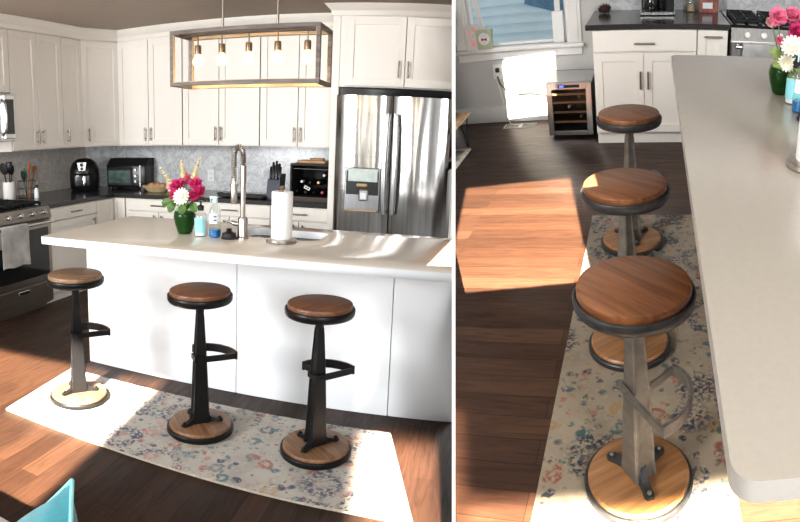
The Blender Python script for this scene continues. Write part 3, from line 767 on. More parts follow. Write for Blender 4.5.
for lab, x, z, dy, r, mt in (('magenta blossom at the right side of the island bouquet', .772, 1.165, -.02, .035, 'pink'), ('deep pink blossom upper right in the island bouquet, over the white daisy', .735, 1.205, .0, .032, 'pink'),
    ('deep pink blossom at upper left of the white daisy in the island bouquet', .637, 1.19, -.02, .036, 'pink'), ('pink blossom low at the left of the island bouquet', .615, 1.135, -.01, .03, 'pink'),
    ('rose-pink blossom topping the centre of the island bouquet', .675, 1.225, .01, .033, 'pinkl'), ('blush pink blossom at the far left of the island bouquet', .585, 1.185, .01, .028, 'blush'),
    ('magenta blossom lowest on the right of the island bouquet', .742, 1.145, -.03, .03, 'pink')):
    rose(lab, vb, P(x, z, dy), r*1.22, mt, 'pink blossoms in the island bouquet')
daisy('large white daisy-like bloom in the middle of the island bouquet', vb, P(.682, 1.138, -.06), .05)
spike('cream snapdragon spike leaning left in the island bouquet', vb, P(.60, 1.17), P(.515, 1.285), 'creamp', 'snapdragons in the island bouquet')
spike('cream snapdragon spike standing upright in the middle of the island bouquet', vb, P(.665, 1.22), P(.648, 1.325), 'creamp', 'snapdragons in the island bouquet')
spike('cream and blush snapdragon spike at upper right of the island bouquet', vb, P(.72, 1.22), P(.762, 1.34), 'creamp', 'snapdragons in the island bouquet')
leaves('green leaves spreading around the rim of the island vase', vb, [
    (P(.615, 1.115, -.03), (-.8, -.3, -.25), (0, -1, .4), .07, .05), (P(.635, 1.11, -.05), (-.3, -.4, -.7), (0, -1, .2), .065, .05), (P(.69, 1.10, -.06), (.1, -.4, -.6), (0, -1, .3), .06, .05),
    (P(.725, 1.11, -.03), (.5, -.4, -.5), (0, -1, .5), .07, .045), (P(.745, 1.13, -.01), (.9, -.1, -.1), (0, -.5, .8), .06, .04), (P(.60, 1.14, .0), (-.9, 0, .1), (0, -.6, .8), .05, .04),
    (P(.65, 1.10, .03), (-.3, .5, .3), (0, -.3, 1), .06, .04), (P(.70, 1.10, .03), (.4, .5, .3), (0, -.3, 1), .06, .04), (P(.66, 1.12, -.05), (-.1, -.5, -.3), (0, -1, .3), .05, .045)])

# small things on the back counter
t = thing('air_fryer', 'black rounded air fryer with a silver handle in the counter corner', 'air fryer', (-1.745, 2.70, ZC), RD(28))
rg = []
for z, rx, ry in ((0, .12, .13), (.02, .135, .15), (.12, .142, .158), (.22, .137, .152), (.29, .115, .13), (.33, .07, .085), (.34, .02, .03)):
    rg.append([(1.1*rx*math.copysign(abs(cos(a))**.7, cos(a)), ry*math.copysign(abs(sin(a))**.7, sin(a)), z) for a in [2*pi*k/36 for k in range(36)]])
obj('body', MB().loft(rg), 'black', t, smooth=60)
obj('control_panel', MB().loft([[(x*s_, -.147+o, z) for x, z in ((-.035, .215), (.035, .215), (.05, .30), (-.05, .30))] for s_, o in ((1, .03), (1, -.012))]).mat(1)
    .lathe([(0, 0), (.02, 0), (.018, .012), (0, .012)], 18, mtx=Matrix.Translation((0, -.159, .275)) @ Matrix.Rotation(RD(90), 4, 'X'))
    .lathe([(0, 0), (.016, 0), (.014, .012), (0, .012)], 18, mtx=Matrix.Translation((0, -.159, .235)) @ Matrix.Rotation(RD(90), 4, 'X')), ['steel', 'black'], t)
bk = obj('basket', MB().box(-.10, .10, -.168, -.10, .03, .19, .03, 3), 'black', t)
obj('handle', MB().box(.012, .045, -.205, -.16, .06, .165, .008, 2), 'steel', bk)
obj('badge', MB().box(-.06, -.03, -.1695, -.166, .155, .17), 'labelw', bk)
t = thing('toaster_oven', 'black countertop toaster oven with a glass door under the back cabinets', 'toaster oven', (-1.575, 2.86, ZC), RD(8))
obj('body', MB().box(0, .46, .01, .28, .02, .26, .02, 2).box(.02, .06, .02, .06, 0, .03).box(.40, .44, .02, .06, 0, .03).box(.02, .06, .22, .26, 0, .03).box(.40, .44, .22, .26, 0, .03), 'black', t)
obj('hood', MB().loft([[(x, .012, .245), (x, .12, .325), (x, .28, .325), (x, .28, .245)] for x in (.0, .46)]), 'blackm', t)
dd = obj('door', MB().box(.02, .31, -.008, .012, .045, .235, .004, 1).mat(1).box(.04, .29, -.011, -.006, .07, .20, 0), ['black', 'lcd'], t)
dd.data.materials[1] = simple('toaster_glass', (.10, .15, .14), .1, var=.5, nscale=14, coat=.5)
obj('handle', MB().cyl((.03, -.03, .218), (.30, -.03, .218), .007, 10).cyl((.05, 0, .218), (.05, -.03, .218), .005, 8).cyl((.28, 0, .218), (.28, -.03, .218), .005, 8), 'blackm', dd)
for k in range(3):
    obj('knob', MB().lathe([(0, 0), (.018, 0), (.016, .018), (0, .018)], 18, mtx=Matrix.Translation((.35, .01, .085+k*.06)) @ Matrix.Rotation(RD(90), 4, 'X')), 'steel', t)
obj('side_strip', MB().box(.392, .412, .0, .014, .03, .255, .003, 1), 'steel', t)
# bread basket
bx0, by0 = -.90, 2.80
t = thing('bread_basket', 'shallow straw basket of rolls on the back counter behind the bouquet', 'basket', (bx0, by0, ZC))
mb = MB()
for k in range(5): mb.tube([((.10+.014*k)*cos(a), (.075+.011*k)*sin(a), .008+.012*k) for a in [2*pi*j/28 for j in range(28)]], .008, 6, closed=True)
mb.lathe([(0, .004), (.1, .004), (.1, .01), (0, .01)], 28, sy=.75)
obj('woven_bowl', mb, 'wicker', t)
for k, (x, y, lab) in enumerate(((-.06, 0, 'round bread roll at the left of the straw basket'), (.005, .015, 'round bread roll in the middle of the straw basket'), (.07, -.005, 'round bread roll at the right of the straw basket'))):
    o = obj('bread_roll', MB().sphere((0, 0, 0), .048, 1.0, .9, .75, 18, 12), ['bread', 'pinkl', 'blush'][0], loc=(bx0+x, by0+y, ZC+.055)); tag(o, lab, 'bread', 'rolls in the straw basket')
for (x, z, lab) in ((-.468, 1.054, 'white double wall outlet behind the bouquet, left of the faucet'), (-.20, 1.075, 'white wall switch plate just left of the faucet neck')):
    t = thing('wall_outlet', lab, 'outlet', (x, WY-.013, z))
    obj('plate', MB().box(-.04, .04, -.007, 0, -.062, .062, .003, 1), 'trimw', t)
    for k in (-1, 1): obj('socket', MB().box(-.017, .017, -.009, -.006, k*.025-.014, k*.025+.014, .003, 1).mat(1).box(-.008, -.005, -.0095, -.008, k*.025-.006, k*.025+.006).box(.005, .008, -.0095, -.008, k*.025-.006, k*.025+.006), ['trimw', 'blackm'], t)
t = thing('griddle', 'flat black griddle pan lying on the counter behind the faucet', 'griddle', (.13, 2.66, ZC))
obj('plate', MB().prism(rrect(-.24, .22, -.13, .13, .03), .008, .022, .003).mat(0).prism(rrect(-.22, .20, -.11, .11, .02), .0221, .024).box(-.2, -.17, -.1, .1, 0, .01).box(.15, .18, -.1, .1, 0, .01), 'blackm', t)
obj('handle', MB().tube([(-.24, -.05, .018), (-.275, -.04, .026), (-.275, .04, .026), (-.24, .05, .018)], .007, 8), 'blackm', t)
t = thing('knife_block', 'dark slanted knife block beside the wine rack', 'knife block', (.40, 2.68, ZC))
kb = Matrix.Rotation(RD(-18), 4, 'X')
obj('block', MB().loft([[(-.06, -.07, 0), (.06, -.07, 0), (.06, .08, 0), (-.06, .08, 0)], [(-.06, -.03, .17), (.06, -.03, .17), (.06, .13, .22), (-.06, .13, .22)]]), simple('dark_blue_block', (.03, .032, .06), .4), t)
for k in range(7):
    x = -.045+.03*(k % 4); y = 2.68+(.0 if k < 4 else .06); z = ZC+(.19 if k < 4 else .215)
    o = thing('kitchen_knife', ['knife at the far left of the front row in the dark block', 'second knife from left in the front row of the dark block', 'third knife from left in the front row of the dark block', 'rightmost knife in the front row of the dark block', 'left knife of the raised back row in the dark block', 'middle knife of the raised back row in the dark block', 'right knife of the raised back row in the dark block'][k], 'knife', (.40+x, y, z), group='knives in the block', rot=Matrix.Rotation(RD(-14), 4, 'X'))
    obj('handle', MB().box(-.009, .009, -.013, .013, -.005, .10+.012*(k % 3), .006, 2), 'black', o)
    obj('blade', MB().box(-.0015, .0015, -.012, .012, -.12, 0), 'steel', o)
# wine rack with bottles
wx0, wx1, wy0, wy1 = .60, .958, 2.50, 2.86
t = thing('wine_rack', 'open black countertop wine rack full of bottles beside the refrigerator panel', 'wine rack', (wx0, wy0, ZC))
ww = wx1-wx0
obj('case', MB().box(0, .015, 0, .36, 0, .33).box(ww-.015, ww, 0, .36, 0, .33).box(.015, ww-.015, 0, .36, .315, .33).box(.015, ww-.015, 0, .36, 0, .05).box(.015, ww-.015, .345, .36, .05, .315), 'blackm', t)
obj('base_rail', MB().box(.015, ww-.015, -.004, .006, .012, .05, .002, 1), simple('dark_brown_wood', (.05, .022, .014), .5), t)
obj('glass_rail', MB().cyl((.015, .03, .285), (ww-.015, .03, .285), .006, 10).cyl((.015, .09, .285), (ww-.015, .09, .285), .006, 10), 'steel', t)
def wine_bottle(lab, loc, rz, foil, group, tilt=0, s=1.0, cat='wine bottle'):
    rot = Matrix.Rotation(rz, 4, 'Z') @ Matrix.Rotation(RD(90)+tilt, 4, 'X')
    o = thing('wine_bottle', lab, cat, loc, group=group, rot=rot)
    obj('glass_body', MB().lathe([(r*s, z*s) for r, z in ((0, -.1), (.036, -.1), (.038, -.09), (.038, .06), (.03, .09), (.015, .115), (.0135, .15))], 22), 'wine', o)
    obj('capsule', MB().lathe([(r*s, z*s) for r, z in ((0, .185), (.014, .185), (.0155, .18), (.0155, .12), (.0135, .118))], 18), foil, o)
    return o
wl = [(.05, .095, 'wine', 'dark-capped bottle at lower left in the countertop wine rack'), (.125, .09, 'blackm', 'black-capped bottle second from left in the bottom row of the countertop rack'), (.20, .09, 'wine', 'dark bottle third in the bottom row of the countertop rack'),
      (.275, .092, 'foil_r', 'red-capped wine bottle at lower right in the countertop rack'), (.09, .165, 'foil_w', 'white-capped bottle resting in the left of the upper rack row'), (.165, .158, 'blackm', 'black-capped bottle in the middle of the upper rack row'),
      (.24, .162, 'foil_g', 'gold-capped bottle right of the middle in the upper rack row'), (.296, .20, 'foil_w', 'white-capped bottle highest at the right in the countertop rack')]
for x, z, f, lab in wl:
    wine_bottle(lab, (wx0+x if x < .28 else wx0+.288 if x > .29 else wx0+x-.004, wy0+.20, ZC+z+(-.005 if z < .1 else (.01 if z < .19 else .035))), 0, f, 'bottles in the countertop wine rack', s=.80)
o = obj('bottle_tag', MB().box(-.028, .028, -.002, .002, -.014, .014, .001, 1).mat(1).box(-.018, -.004, -.0026, -.002, -.006, .006).box(.004, .018, -.0026, -.002, -.006, .006), ['foil_w', 'blackm'], mtx=Matrix.Translation((wx0+.155, wy0+.004, ZC+.125)) @ Matrix.Rotation(RD(25), 4, 'Y'))
tag(o, 'small white tilted tag hanging among the rack bottles', 'tag')
cb = MB().prism(rrect(0, .255, 0, .20, .015), 0, .026, .003)
o = obj('cutting_board', cb, 'woodl', loc=(wx0+.035, wy0+.08, ZC+.331)); tag(o, 'light wooden cutting board lying on top of the wine rack', 'cutting board')
o = obj('wooden_tray', MB().prism(rrect(0, .12, 0, .10, .01), 0, .02, .002), 'woodm', loc=(wx0+.145, wy0+.10, ZC+.3575), rotz=RD(5)); tag(o, 'small wooden board stacked on the larger cutting board', 'cutting board')
# utensil crock and rack by the range
cx_, cy_ = -1.86, 1.66
t = thing('utensil_crock', 'white ceramic crock of dark utensils behind the range', 'utensil holder', (cx_, cy_, ZC))
obj('pot', MB().lathe([(0, 0), (.058, 0), (.062, .006), (.063, .165), (.06, .168), (.056, .165), (.056, .01), (0, .01)], 32), 'ceramic', t)
def utensil(lab, base, tip, hw, hl, mat, kind='spoon', group=None):
    b, tp = Vector(base), Vector(tip); d = (tp-b).normalized()
    o = thing('cooking_utensil', lab, 'utensil', base, group=group, rot=d.to_track_quat('Z', 'Y').to_matrix().to_4x4()); L = (tp-b).length
    obj('handle', MB().cyl((0, 0, 0), (0, 0, L-hl), .006, 10), mat, o)
    h = MB()
    if kind == 'spoon': h.sphere((0, 0, L-hl/2), 1, hw, .012, hl/2, 16, 10)
    else: h.box(-hw, hw, -.004, .004, L-hl, L, .004, 2)
    obj('head', h, mat, o)
gU = 'utensils in the white crock'
utensil('black ladle leaning left in the white crock', (cx_, cy_-.01, ZC+.015), (cx_+.01, cy_-.085, ZC+.355), .045, .12, 'blackm', 'spoon', gU)
utensil('black slotted turner upright in the white crock', (cx_+.01, cy_, ZC+.015), (cx_+.02, cy_-.01, ZC+.36), .03, .11, 'black', 'flat', gU)
utensil('black cooking spoon leaning right in the white crock', (cx_, cy_+.01, ZC+.015), (cx_, cy_+.05, ZC+.33), .034, .10, 'blackm', 'spoon', gU)
rx_, ry_ = -1.80, 1.86
t = thing('utensil_rack', 'small wire utensil caddy right of the white crock', 'utensil holder', (rx_, ry_, ZC))
mb = MB()
for z in (.004, .09, .165): mb.tube([(x, y, z) for x, y in rrect(-.07, .07, -.085, .085, .03)], .0035, 6, closed=True)
for x, y in rrect(-.07, .07, -.085, .085, .03, 2): mb.cyl((x, y, .004), (x, y, .165), .002, 6)
mb.box(-.065, .065, -.08, .08, 0, .004)
obj('wire_frame', mb, 'pull', t)
gR = 'utensils in the wire caddy'
utensil('orange silicone spoon standing in the wire caddy', (rx_, ry_+.01, ZC+.012), (rx_+.01, ry_+.02, ZC+.345), .03, .11, 'orange', 'spoon', gR)
utensil('green spatula standing in the wire caddy', (rx_, ry_-.02, ZC+.012), (rx_, ry_-.03, ZC+.29), .018, .1, 'sage', 'flat', gR)
utensil('brown wooden turner leaning right in the wire caddy', (rx_, ry_+.03, ZC+.012), (rx_, ry_+.11, ZC+.30), .03, .075, 'woodm', 'flat', gR)
utensil('black whisk-shaped utensil leaning left in the wire caddy', (rx_+.01, ry_-.03, ZC+.012), (rx_+.01, ry_-.085, ZC+.27), .025, .1, 'blackm', 'spoon', gR)
o = thing('spice_bottle', 'little dark bottle with a white cap in front of the wire caddy', 'bottle', (rx_+.11, ry_-.0, ZC))
obj('glass_body', MB().lathe([(0, 0), (.024, 0), (.024, .075), (.014, .09), (.014, .1)], 18), 'labelw', o); obj('cap', MB().lathe([(0, .098), (.017, .098), (.017, .125), (0, .125)], 16), 'black', o)

# ------------------------------------------------------------------ rug and stools
def rug(name, corners, label, th=.012, mt='rug'):
    mb = MB(); c = [Vector((x, y, 0)) for x, y in corners]; tb = bmesh.new(); nx, ny = 60, 20
    def pt(u, v, z): 
        p = (c[0]*(1-u)+c[1]*u)*(1-v)+(c[3]*(1-u)+c[2]*u)*v
        return (p.x, p.y, z)
    vt = [[tb.verts.new(pt(i/nx, j/ny, th+.0012*sin(i*1.7)*sin(j*2.1))) for i in range(nx+1)] for j in range(ny+1)]
    for j in range(ny):
        for i in range(nx): tb.faces.new((vt[j][i], vt[j][i+1], vt[j+1][i+1], vt[j+1][i]))
    edge = [vt[0][i] for i in range(nx+1)]+[vt[j][nx] for j in range(1, ny+1)]+[vt[ny][i] for i in range(nx-1, -1, -1)]+[vt[j][0] for j in range(ny-1, 0, -1)]
    low = [tb.verts.new((v.co.x, v.co.y, .0)) for v in edge]
    sd = []
    for k in range(len(edge)): sd.append(tb.faces.new((edge[k], edge[k-1], low[k-1], low[k])))
    bmesh.ops.recalc_face_normals(tb, faces=tb.faces)
    mb._merge(tb); mb.bm.faces.ensure_lookup_table()
    for f in mb.bm.faces:
        if abs(f.normal.z) < .5: f.material_index = 1
    return tag(obj(name, mb, [mt, 'rug_side'], loc=(0, 0, .0005)), label, 'rug')
rug('runner_rug', [(-.05, -.285), (2.04, -.325), (1.85, .36), (-.12, .372)], 'cream floral runner rug lying along the front of the island under three stools')

def make_stool(label, loc, rotz, seat, base, iron, rim, group):
    t = thing('bar_stool', label, 'bar stool', loc, rotz, group)
    obj('base_rim', MB().lathe([(0, 0), (.163, 0), (.167, .004), (.167, .022), (.163, .027), (.156, .027), (.156, .012), (0, .012)], 64), rim, t)
    obj('base_disc', MB().lathe([(0, .013), (.155, .013), (.1555, .034), (.150, .041), (.14, .043), (0, .043)], 64), base, t)
    ft = MB(); ARM = (RD(205), RD(-14), RD(106))
    for a in ARM:
        c_, s_ = cos(a), sin(a); pe = Vector((-s_, c_, 0)); dr_ = Vector((c_, s_, 0))
        rg = []
        for r, wd, zz in ((.0, .022, .11), (.03, .018, .098), (.055, .015, .068), (.08, .015, .059), (.10, .017, .057), (.112, .010, .056)):
            p = dr_*r
            rg.append([tuple(p+pe*wd+Vector((0, 0, .044))), tuple(p+pe*wd*.75+Vector((0, 0, zz))), tuple(p-pe*wd*.75+Vector((0, 0, zz))), tuple(p-pe*wd+Vector((0, 0, .044)))])
        ft.loft(rg)
    obj('foot_casting', ft, iron if rim == iron else rim, t)
    for a in ARM:
        obj('bolt', MB().lathe([(0, .054), (.008, .054), (.008, .063), (.005, .066), (0, .066)], 6, c=(.098*cos(a), .098*sin(a), 0)), iron, t)
    # tapered cast column: broad flat front, narrower recessed sides
    def sect(z, w, f, b, e): return [(-w, -f, z), (w-e, -f, z), (w, -f+e, z), (w, -f+e*2.2, z), (w-e*1.2, -f+e*3.2, z), (w-e*1.2, b-e*2, z), (w, b-e, z), (w, b, z), (-w, b, z), (-w, b-e, z), (-w+e*1.2, b-e*2, z), (-w+e*1.2, -f+e*2, z), (-w, -f+e, z)]
    obj('column', MB().loft([sect(.045, .045, .036, .038, .007), sect(.10, .039, .033, .034, .006), sect(.34, .030, .028, .028, .005), sect(.575, .018, .019, .017, .003), sect(.603, .016, .017, .015, .003)]), iron, t, smooth=30)
    obj('screw_post', MB().cyl((0, 0, .58), (0, 0, .675), .0125, 18).lathe([(.0, .60), (.02, .60), (.021, .625), (.014, .632), (0, .632)], 20), iron, t)
    # wedge-shaped footrest: two straight bars from the column and an arched one joining them
    bar1 = [(-.036, -.034), (.03, -.036), (.10, -.036), (.178, -.034)]; bar2 = [(.02, .018), (.012, .07), (-.004, .128)]
    arch = [(-.004, .128), (.03, .136), (.062, .134), (.10, .116), (.134, .088), (.16, .05), (.174, .01), (.178, -.034)]
    fr = obj('footrest', MB().strip([(x, y, .375) for x, y in bar1], .029, .008).strip([(x, y, .375) for x, y in bar2], .027, .007).strip([(x, y, .375) for x, y in arch], .040, .010), iron, t, smooth=40)
    obj('clamp', MB().box(-.036, -.029, -.037, .03, .362, .388, .002, 1).box(-.036, .03, .027, .034, .362, .388, .002, 1).cyl((.0, -.044, .375), (0, -.034, .375), .007, 10), iron, fr)
    obj('seat_pan', MB().lathe([(0, .655), (.05, .655), (.142, .657), (.152, .661), (.158, .670), (.1595, .690), (.157, .695), (.152, .697), (.150, .690), (0, .688)], 64), rim, t)
    obj('seat_disc', MB().lathe([(0, .689), (.1465, .689), (.1485, .695), (.1485, .709), (.146, .716), (.139, .719), (0, .72)], 64), seat, t, rotz=RD(15))
    return t
gS = 'bar stools along the island front'
s1 = make_stool('leftmost of three bar stools before the island, with a pale planked seat, standing in sunlight', (.195, .055, .0146), RD(50), 'seat_p', 'basew', 'iron', 'iron', gS)
s2 = dup(s1, (.945, .070, .0146), RD(42), 'middle bar stool before the island, brown wooden seat on a black iron column', {'seat_wood_planked': 'seat'})
s3 = dup(s1, (1.539, .078, .0146), RD(48), 'bar stool nearest the refrigerator end of the island front, reddish brown round seat', {'seat_wood_planked': 'seat'})

# ------------------------------------------------------------------ pendant lamp
hx0, hx1, hy0, hy1, hz0, hz1 = .5755, 1.3995, .454, .696, 1.722, 2.008
t = thing('linear_chandelier', 'rectangular open-frame wooden pendant lamp with five glowing bulbs over the island', 'pendant lamp', (hx0, hy0, hz0))
lx, ly, lz = hx1-hx0, hy1-hy0, hz1-hz0; b_ = .02
def bars(o0, o1, ins):
    mb = MB(); q = b_
    for y in (0, ly-q):
        for z in (0, lz-q): mb.box(0+ins, lx-ins, y+o0, y+q-o1, z+o0, z+q-o1, .001, 1)
    for x in (0, lx-q):
        for z in (0, lz-q): mb.box(x, x+q, q, ly-q, z, z+q, .001, 1)
        for y in (0, ly-q): mb.box(x, x+q, y, y+q, q, lz-q, .001, 1)
    return mb
obj('wood_frame', bars(0, 0, 0), 'weath', t)
inn = MB()
for y, s_ in ((b_, 1), (ly-b_, -1)):
    for z0_, z1_ in ((.001, b_-.001), (lz-b_+.001, lz-.001)):
        inn.box(b_, lx-b_, min(y, y+.002*s_), max(y, y+.002*s_), z0_, z1_)
for x, s_ in ((b_, 1), (lx-b_, -1)):
    for y in (.001, ly-b_+.001): inn.box(min(x, x+.002*s_), max(x, x+.002*s_), y, y+b_-.002, b_, lz-b_)
inn.box(b_, lx-b_, .001, b_-.001, b_-.001, b_+.002).box(b_, lx-b_, ly-b_+.001, ly-.001, b_-.001, b_+.002)
obj('bulb_glow_lining', inn, 'weath_in', t)  # thin strips coloured warm as if lit by the bulbs
obj('socket_bar', MB().box(b_, lx-b_, ly/2-.016, ly/2+.016, lz-.018, lz-.004, .001, 1), 'weath', t)
for k, x in enumerate((.684, .826, .981, 1.141, 1.301)):
    so = obj('socket', MB().cyl((0, 0, .028), (0, 0, -.022), .004, 10).lathe([(0, -.02), (.016, -.022), (.018, -.03), (.0175, -.068), (.0, -.068)], 20), 'brass', t, (x-hx0, ly/2, lz-.044))
    obj('bulb', MB().lathe([(.011, -.064), (.013, -.072), (.024, -.086), (.030, -.104), (.029, -.117), (.019, -.132), (0, -.138)], 20), 'bulb', so)
for x in (.832, 1.139): obj('hanging_rod', MB().cyl((x-hx0, ly/2, lz-.01), (x-hx0, ly/2, ZT-hz0), .006, 12).lathe([(0, ZT-hz0-.014), (.05, ZT-hz0-.014), (.052, ZT-hz0), (0, ZT-hz0)], 24, c=(x-hx0, ly/2, 0)), 'pull', t)
LIGHTS = []
def point(loc, e, col, r=.02):
    l = bpy.data.lights.new('bulb_light', 'POINT'); l.energy = e; l.color = col; l.shadow_soft_size = r
    o = bpy.data.objects.new('bulb_light', l); COL.objects.link(o); o.matrix_world = BASE[SET] @ Matrix.Translation(loc)
for x in (.684, .981, 1.301): point((x, .575, 1.775), .7, (1, .7, .4))

# ------------------------------------------------------------------ sofa back and pillow in the lower left corner
t = thing('sofa', 'grey upholstered sofa back just showing in the bottom left corner', 'sofa', (0, 0, 0))
obj('backrest', MB().box(-.3, 1.12, -1.52, -1.37, .06, .415, .03, 3), 'sofa', t)
obj('seat', MB().box(-.3, 1.10, -2.15, -1.52, .1, .36, .04, 3), 'sofa', t)
lg = MB()
for x in (-.25, 1.1):
    for y in (-1.42, -2.1): lg = MB().cyl((x, y, 0), (x, y, .1), .02, 10); obj('leg', lg, 'blackm', t)
tip = Vector((1.414, -1.50, .715)); e1 = Vector((.093, -.12, -.101)).normalized(); e2 = Vector((-.60, .14, -.46)); e2 = (e2-e2.dot(e1)*e1).normalized()
mb = MB(); tb = bmesh.new(); n = 14; S_ = .42
nrm = e1.cross(e2).normalized()
grid = {}
for side in (1, -1):
    for i in range(n+1):
        for j in range(n+1):
            u, v = i/n, j/n; e = 16*u*(1-u)*v*(1-v); pin = .035*(1-4*u*(1-u))*(4*v*(1-v)) ; pin2 = .035*(1-4*v*(1-v))*(4*u*(1-u))
            uu = u+(.5-u)*2*(pin2*0)+ (0 if 0 < i < n else (1 if i == 0 else -1)*.025*4*v*(1-v)); vv = v+(0 if 0 < j < n else (1 if j == 0 else -1)*.025*4*u*(1-u))
            p = tip + S_*(uu*e1+vv*e2) + nrm*side*(.085*max(0, e)**.55)
            if i in (0, n) or j in (0, n):
                if side == 1: grid[(1, i, j)] = grid[(-1, i, j)] = tb.verts.new(p)
            else: grid[(side, i, j)] = tb.verts.new(p)
    for i in range(n):
        for j in range(n):
            q = [grid[(side, i, j)], grid[(side, i+1, j)], grid[(side, i+1, j+1)], grid[(side, i, j+1)]]
            tb.faces.new(q if side == 1 else q[::-1])
bmesh.ops.recalc_face_normals(tb, faces=tb.faces); mb._merge(tb)
pw = obj('throw_pillow', mb, 'teal', smooth=60); tag(pw, 'teal velvet throw pillow with piped edge in the bottom left corner', 'pillow')
ed = [tip+S_*(u*e1+.025*4*u*(1-u)*e2) for u in [k/10 for k in range(11)]]; ed2 = [tip+S_*(v*e2+.025*4*v*(1-v)*e1) for v in [k/10 for k in range(11)]]
obj('piping', MB().tube(ed, .005, 8).tube(ed2, .005, 8), simple('pale_teal_piping', (.25, .52, .55), .8), pw)

# ================================================================== RIGHT PICTURE: along the stools towards the window wall
SET = 'R'
HR = H+.0012
YW, YB = 4.73, 3.972
struct('floor', MB().box(-3.2, 3.0, -1.2, 4.8, -.06, 0), 'floor_r')
wxl, wxr, wz0, wz1 = -1.67, -.815, .668, 1.75
struct('wall_far', MB().box(-3.4, wxl, YW, YW+.12, 0, 2.2).box(wxr, 1.6, YW, YW+.12, 0, 2.2).box(wxl, wxr, YW, YW+.12, 0, wz0).box(wxl, wxr, YW, YW+.12, wz1, 2.2), 'wall')
struct('ceiling', MB().box(-3.4, 3.0, -.55, YW+.1, 2.55, 2.65), 'trimw')
struct('wall_right', MB().box(2.3, 2.4, -.55, YW+.1, 0, 2.6), 'wall')
struct('baseboard_far', MB().box(-3.3, -.56, YW-.018, YW, 0, .135, .002, 1).box(-3.3, -.56, YW-.012, YW, .135, .15, .003, 1), 'trimw')
# window with casing, stool, apron, sashes and glass
wn = MB()
wn.box(wxr, wxr+.125, YW-.025, YW, wz0, wz1+.12, .003, 1).box(wxr+.02, wxr+.10, YW-.032, YW-.025, wz0, wz1+.1, .003, 1)
wn.box(wxl-.125, wxl, YW-.025, YW, wz0, wz1+.12, .003, 1).box(wxl-.10, wxl-.02, YW-.032, YW-.025, wz0, wz1+.1, .003, 1)
wn.box(wxl-.13, wxr+.13, YW-.03, YW, wz1, wz1+.12, .003, 1)
wn.box(wxl-.14, wxr+.145, YW-.085, YW+.11, wz0-.03, wz0, .006, 2)
wn.box(wxl-.12, wxr+.125, YW-.025, YW, wz0-.105, wz0-.03, .004, 1)
W1 = struct('window_1', wn, 'trimw')
sh = MB()
for x0, x1 in ((wxl, wxl+.02), (wxr-.02, wxr)): sh.box(x0, x1, YW+.05, YW+.10, wz0, wz1, .003, 1)
for z0, z1 in ((wz0, wz0+.02), (wz1-.02, wz1), (1.18, 1.22)): sh.box(wxl+.02, wxr-.02, YW+.05, YW+.10, z0, z1, .003, 1)
obj('window_frame', sh, 'trimw', W1)
obj('window_pane', MB().box(wxl+.015, wxr-.015, YW+.072, YW+.078, wz0+.02, wz1-.02), 'pane', W1)
# neighbouring house outside
t = thing('house_outside', 'pale blue clapboard house wall seen through the window', 'house', (0, 7.4, 0))
mb = MB()
for k in range(34):
    z = -1.0+k*.115
    mb.loft([[(x, 0, z), (x, .02, z), (x, .02, z+.125), (x, .016, z+.125)] for x in (-3.6, .6)])
obj('siding', mb, 'siding', t)
rf = MB(); rf.loft([[(-1.69, -.04-.0, .72), (.6, -.04, .0), (.6, -.04, 2.9), (-1.2, -.04, 2.9)], [(-1.69, -.02, .72), (.6, -.02, .0), (.6, -.02, 2.9), (-1.2, -.02, 2.9)]])
obj('roof_slope', rf, 'roofb', t)

# cards and other things on the sill
SZ = wz0+.0005
t = thing('greeting_card', 'pale patterned greeting card at the left end of the window sill', 'card', (-1.625, YW-.062, SZ+.001), RD(12))
obj('paper_front', MB().box(-.06, .055, -.003, .0, 0, .215, rot=None).mat(1).box(-.02, .03, -.0042, -.003, .03, .085).box(-.04, -.01, -.0042, -.003, .12, .16).box(.0, .04, -.0042, -.003, .15, .19), ['cardw', 'blush'], t)
obj('paper_back', MB().box(-.06, .055, .0, .003, 0, .215, mtx=Matrix.Translation((0, .004, 0)) @ Matrix.Rotation(RD(-14), 4, 'X')), 'cardw', t)
t = thing('greeting_card', 'sage green greeting card with a white oval and red bow on the window sill', 'card', (-1.525, YW-.06, SZ+.001), RD(-4))
obj('paper_front', MB().box(-.075, .07, -.003, 0, 0, .165).mat(1).lathe([(0, 0), (.05, 0), (.05, .0015), (0, .0015)], 28, mtx=Matrix.Translation((0, -.003, .085)) @ Matrix.Rotation(RD(90), 4, 'X'), sy=1.05).mat(2)
    .prism([(-.024, -.012), (0, -.003), (.024, -.012), (.024, .012), (0, .003), (-.024, .012)], 0, .002, mtx=Matrix.Translation((0, -.0047, .08)) @ Matrix.Rotation(RD(90), 4, 'X')), ['cardg', 'labelw', 'red'], t)
obj('paper_back', MB().box(-.075, .07, .0, .003, 0, .165, mtx=Matrix.Translation((0, .003, 0)) @ Matrix.Rotation(RD(-16), 4, 'X')), 'cardg', t)
t = thing('window_crank_cover', 'white box-shaped window hardware at the right end of the sill', 'window hardware', (-.885, YW+.03, SZ))
obj('cover', MB().box(-.05, .045, -.03, .02, 0, .25, .008, 2), 'trimw', t); obj('upper_bar', MB().box(-.025, .02, -.01, .015, .25, .6, .004, 1), 'trimw', t)
o = obj('blind_wand', MB().loft([[(-.03+dx, 0+dy, z) for dx, dy in ((-.022, -.012), (.022, -.012), (.022, .012), (-.022, .012))] for dx0, z in ((0, 0),)] + [[(-.13+dx, 0+dy, .62) for dx, dy in ((-.022, -.012), (.022, -.012), (.022, .012), (-.022, .012))]]), 'trimw', loc=(-1.50, YW+.035, SZ+.001))
tag(o, 'white slat leaning behind the two cards in the window', 'slat')
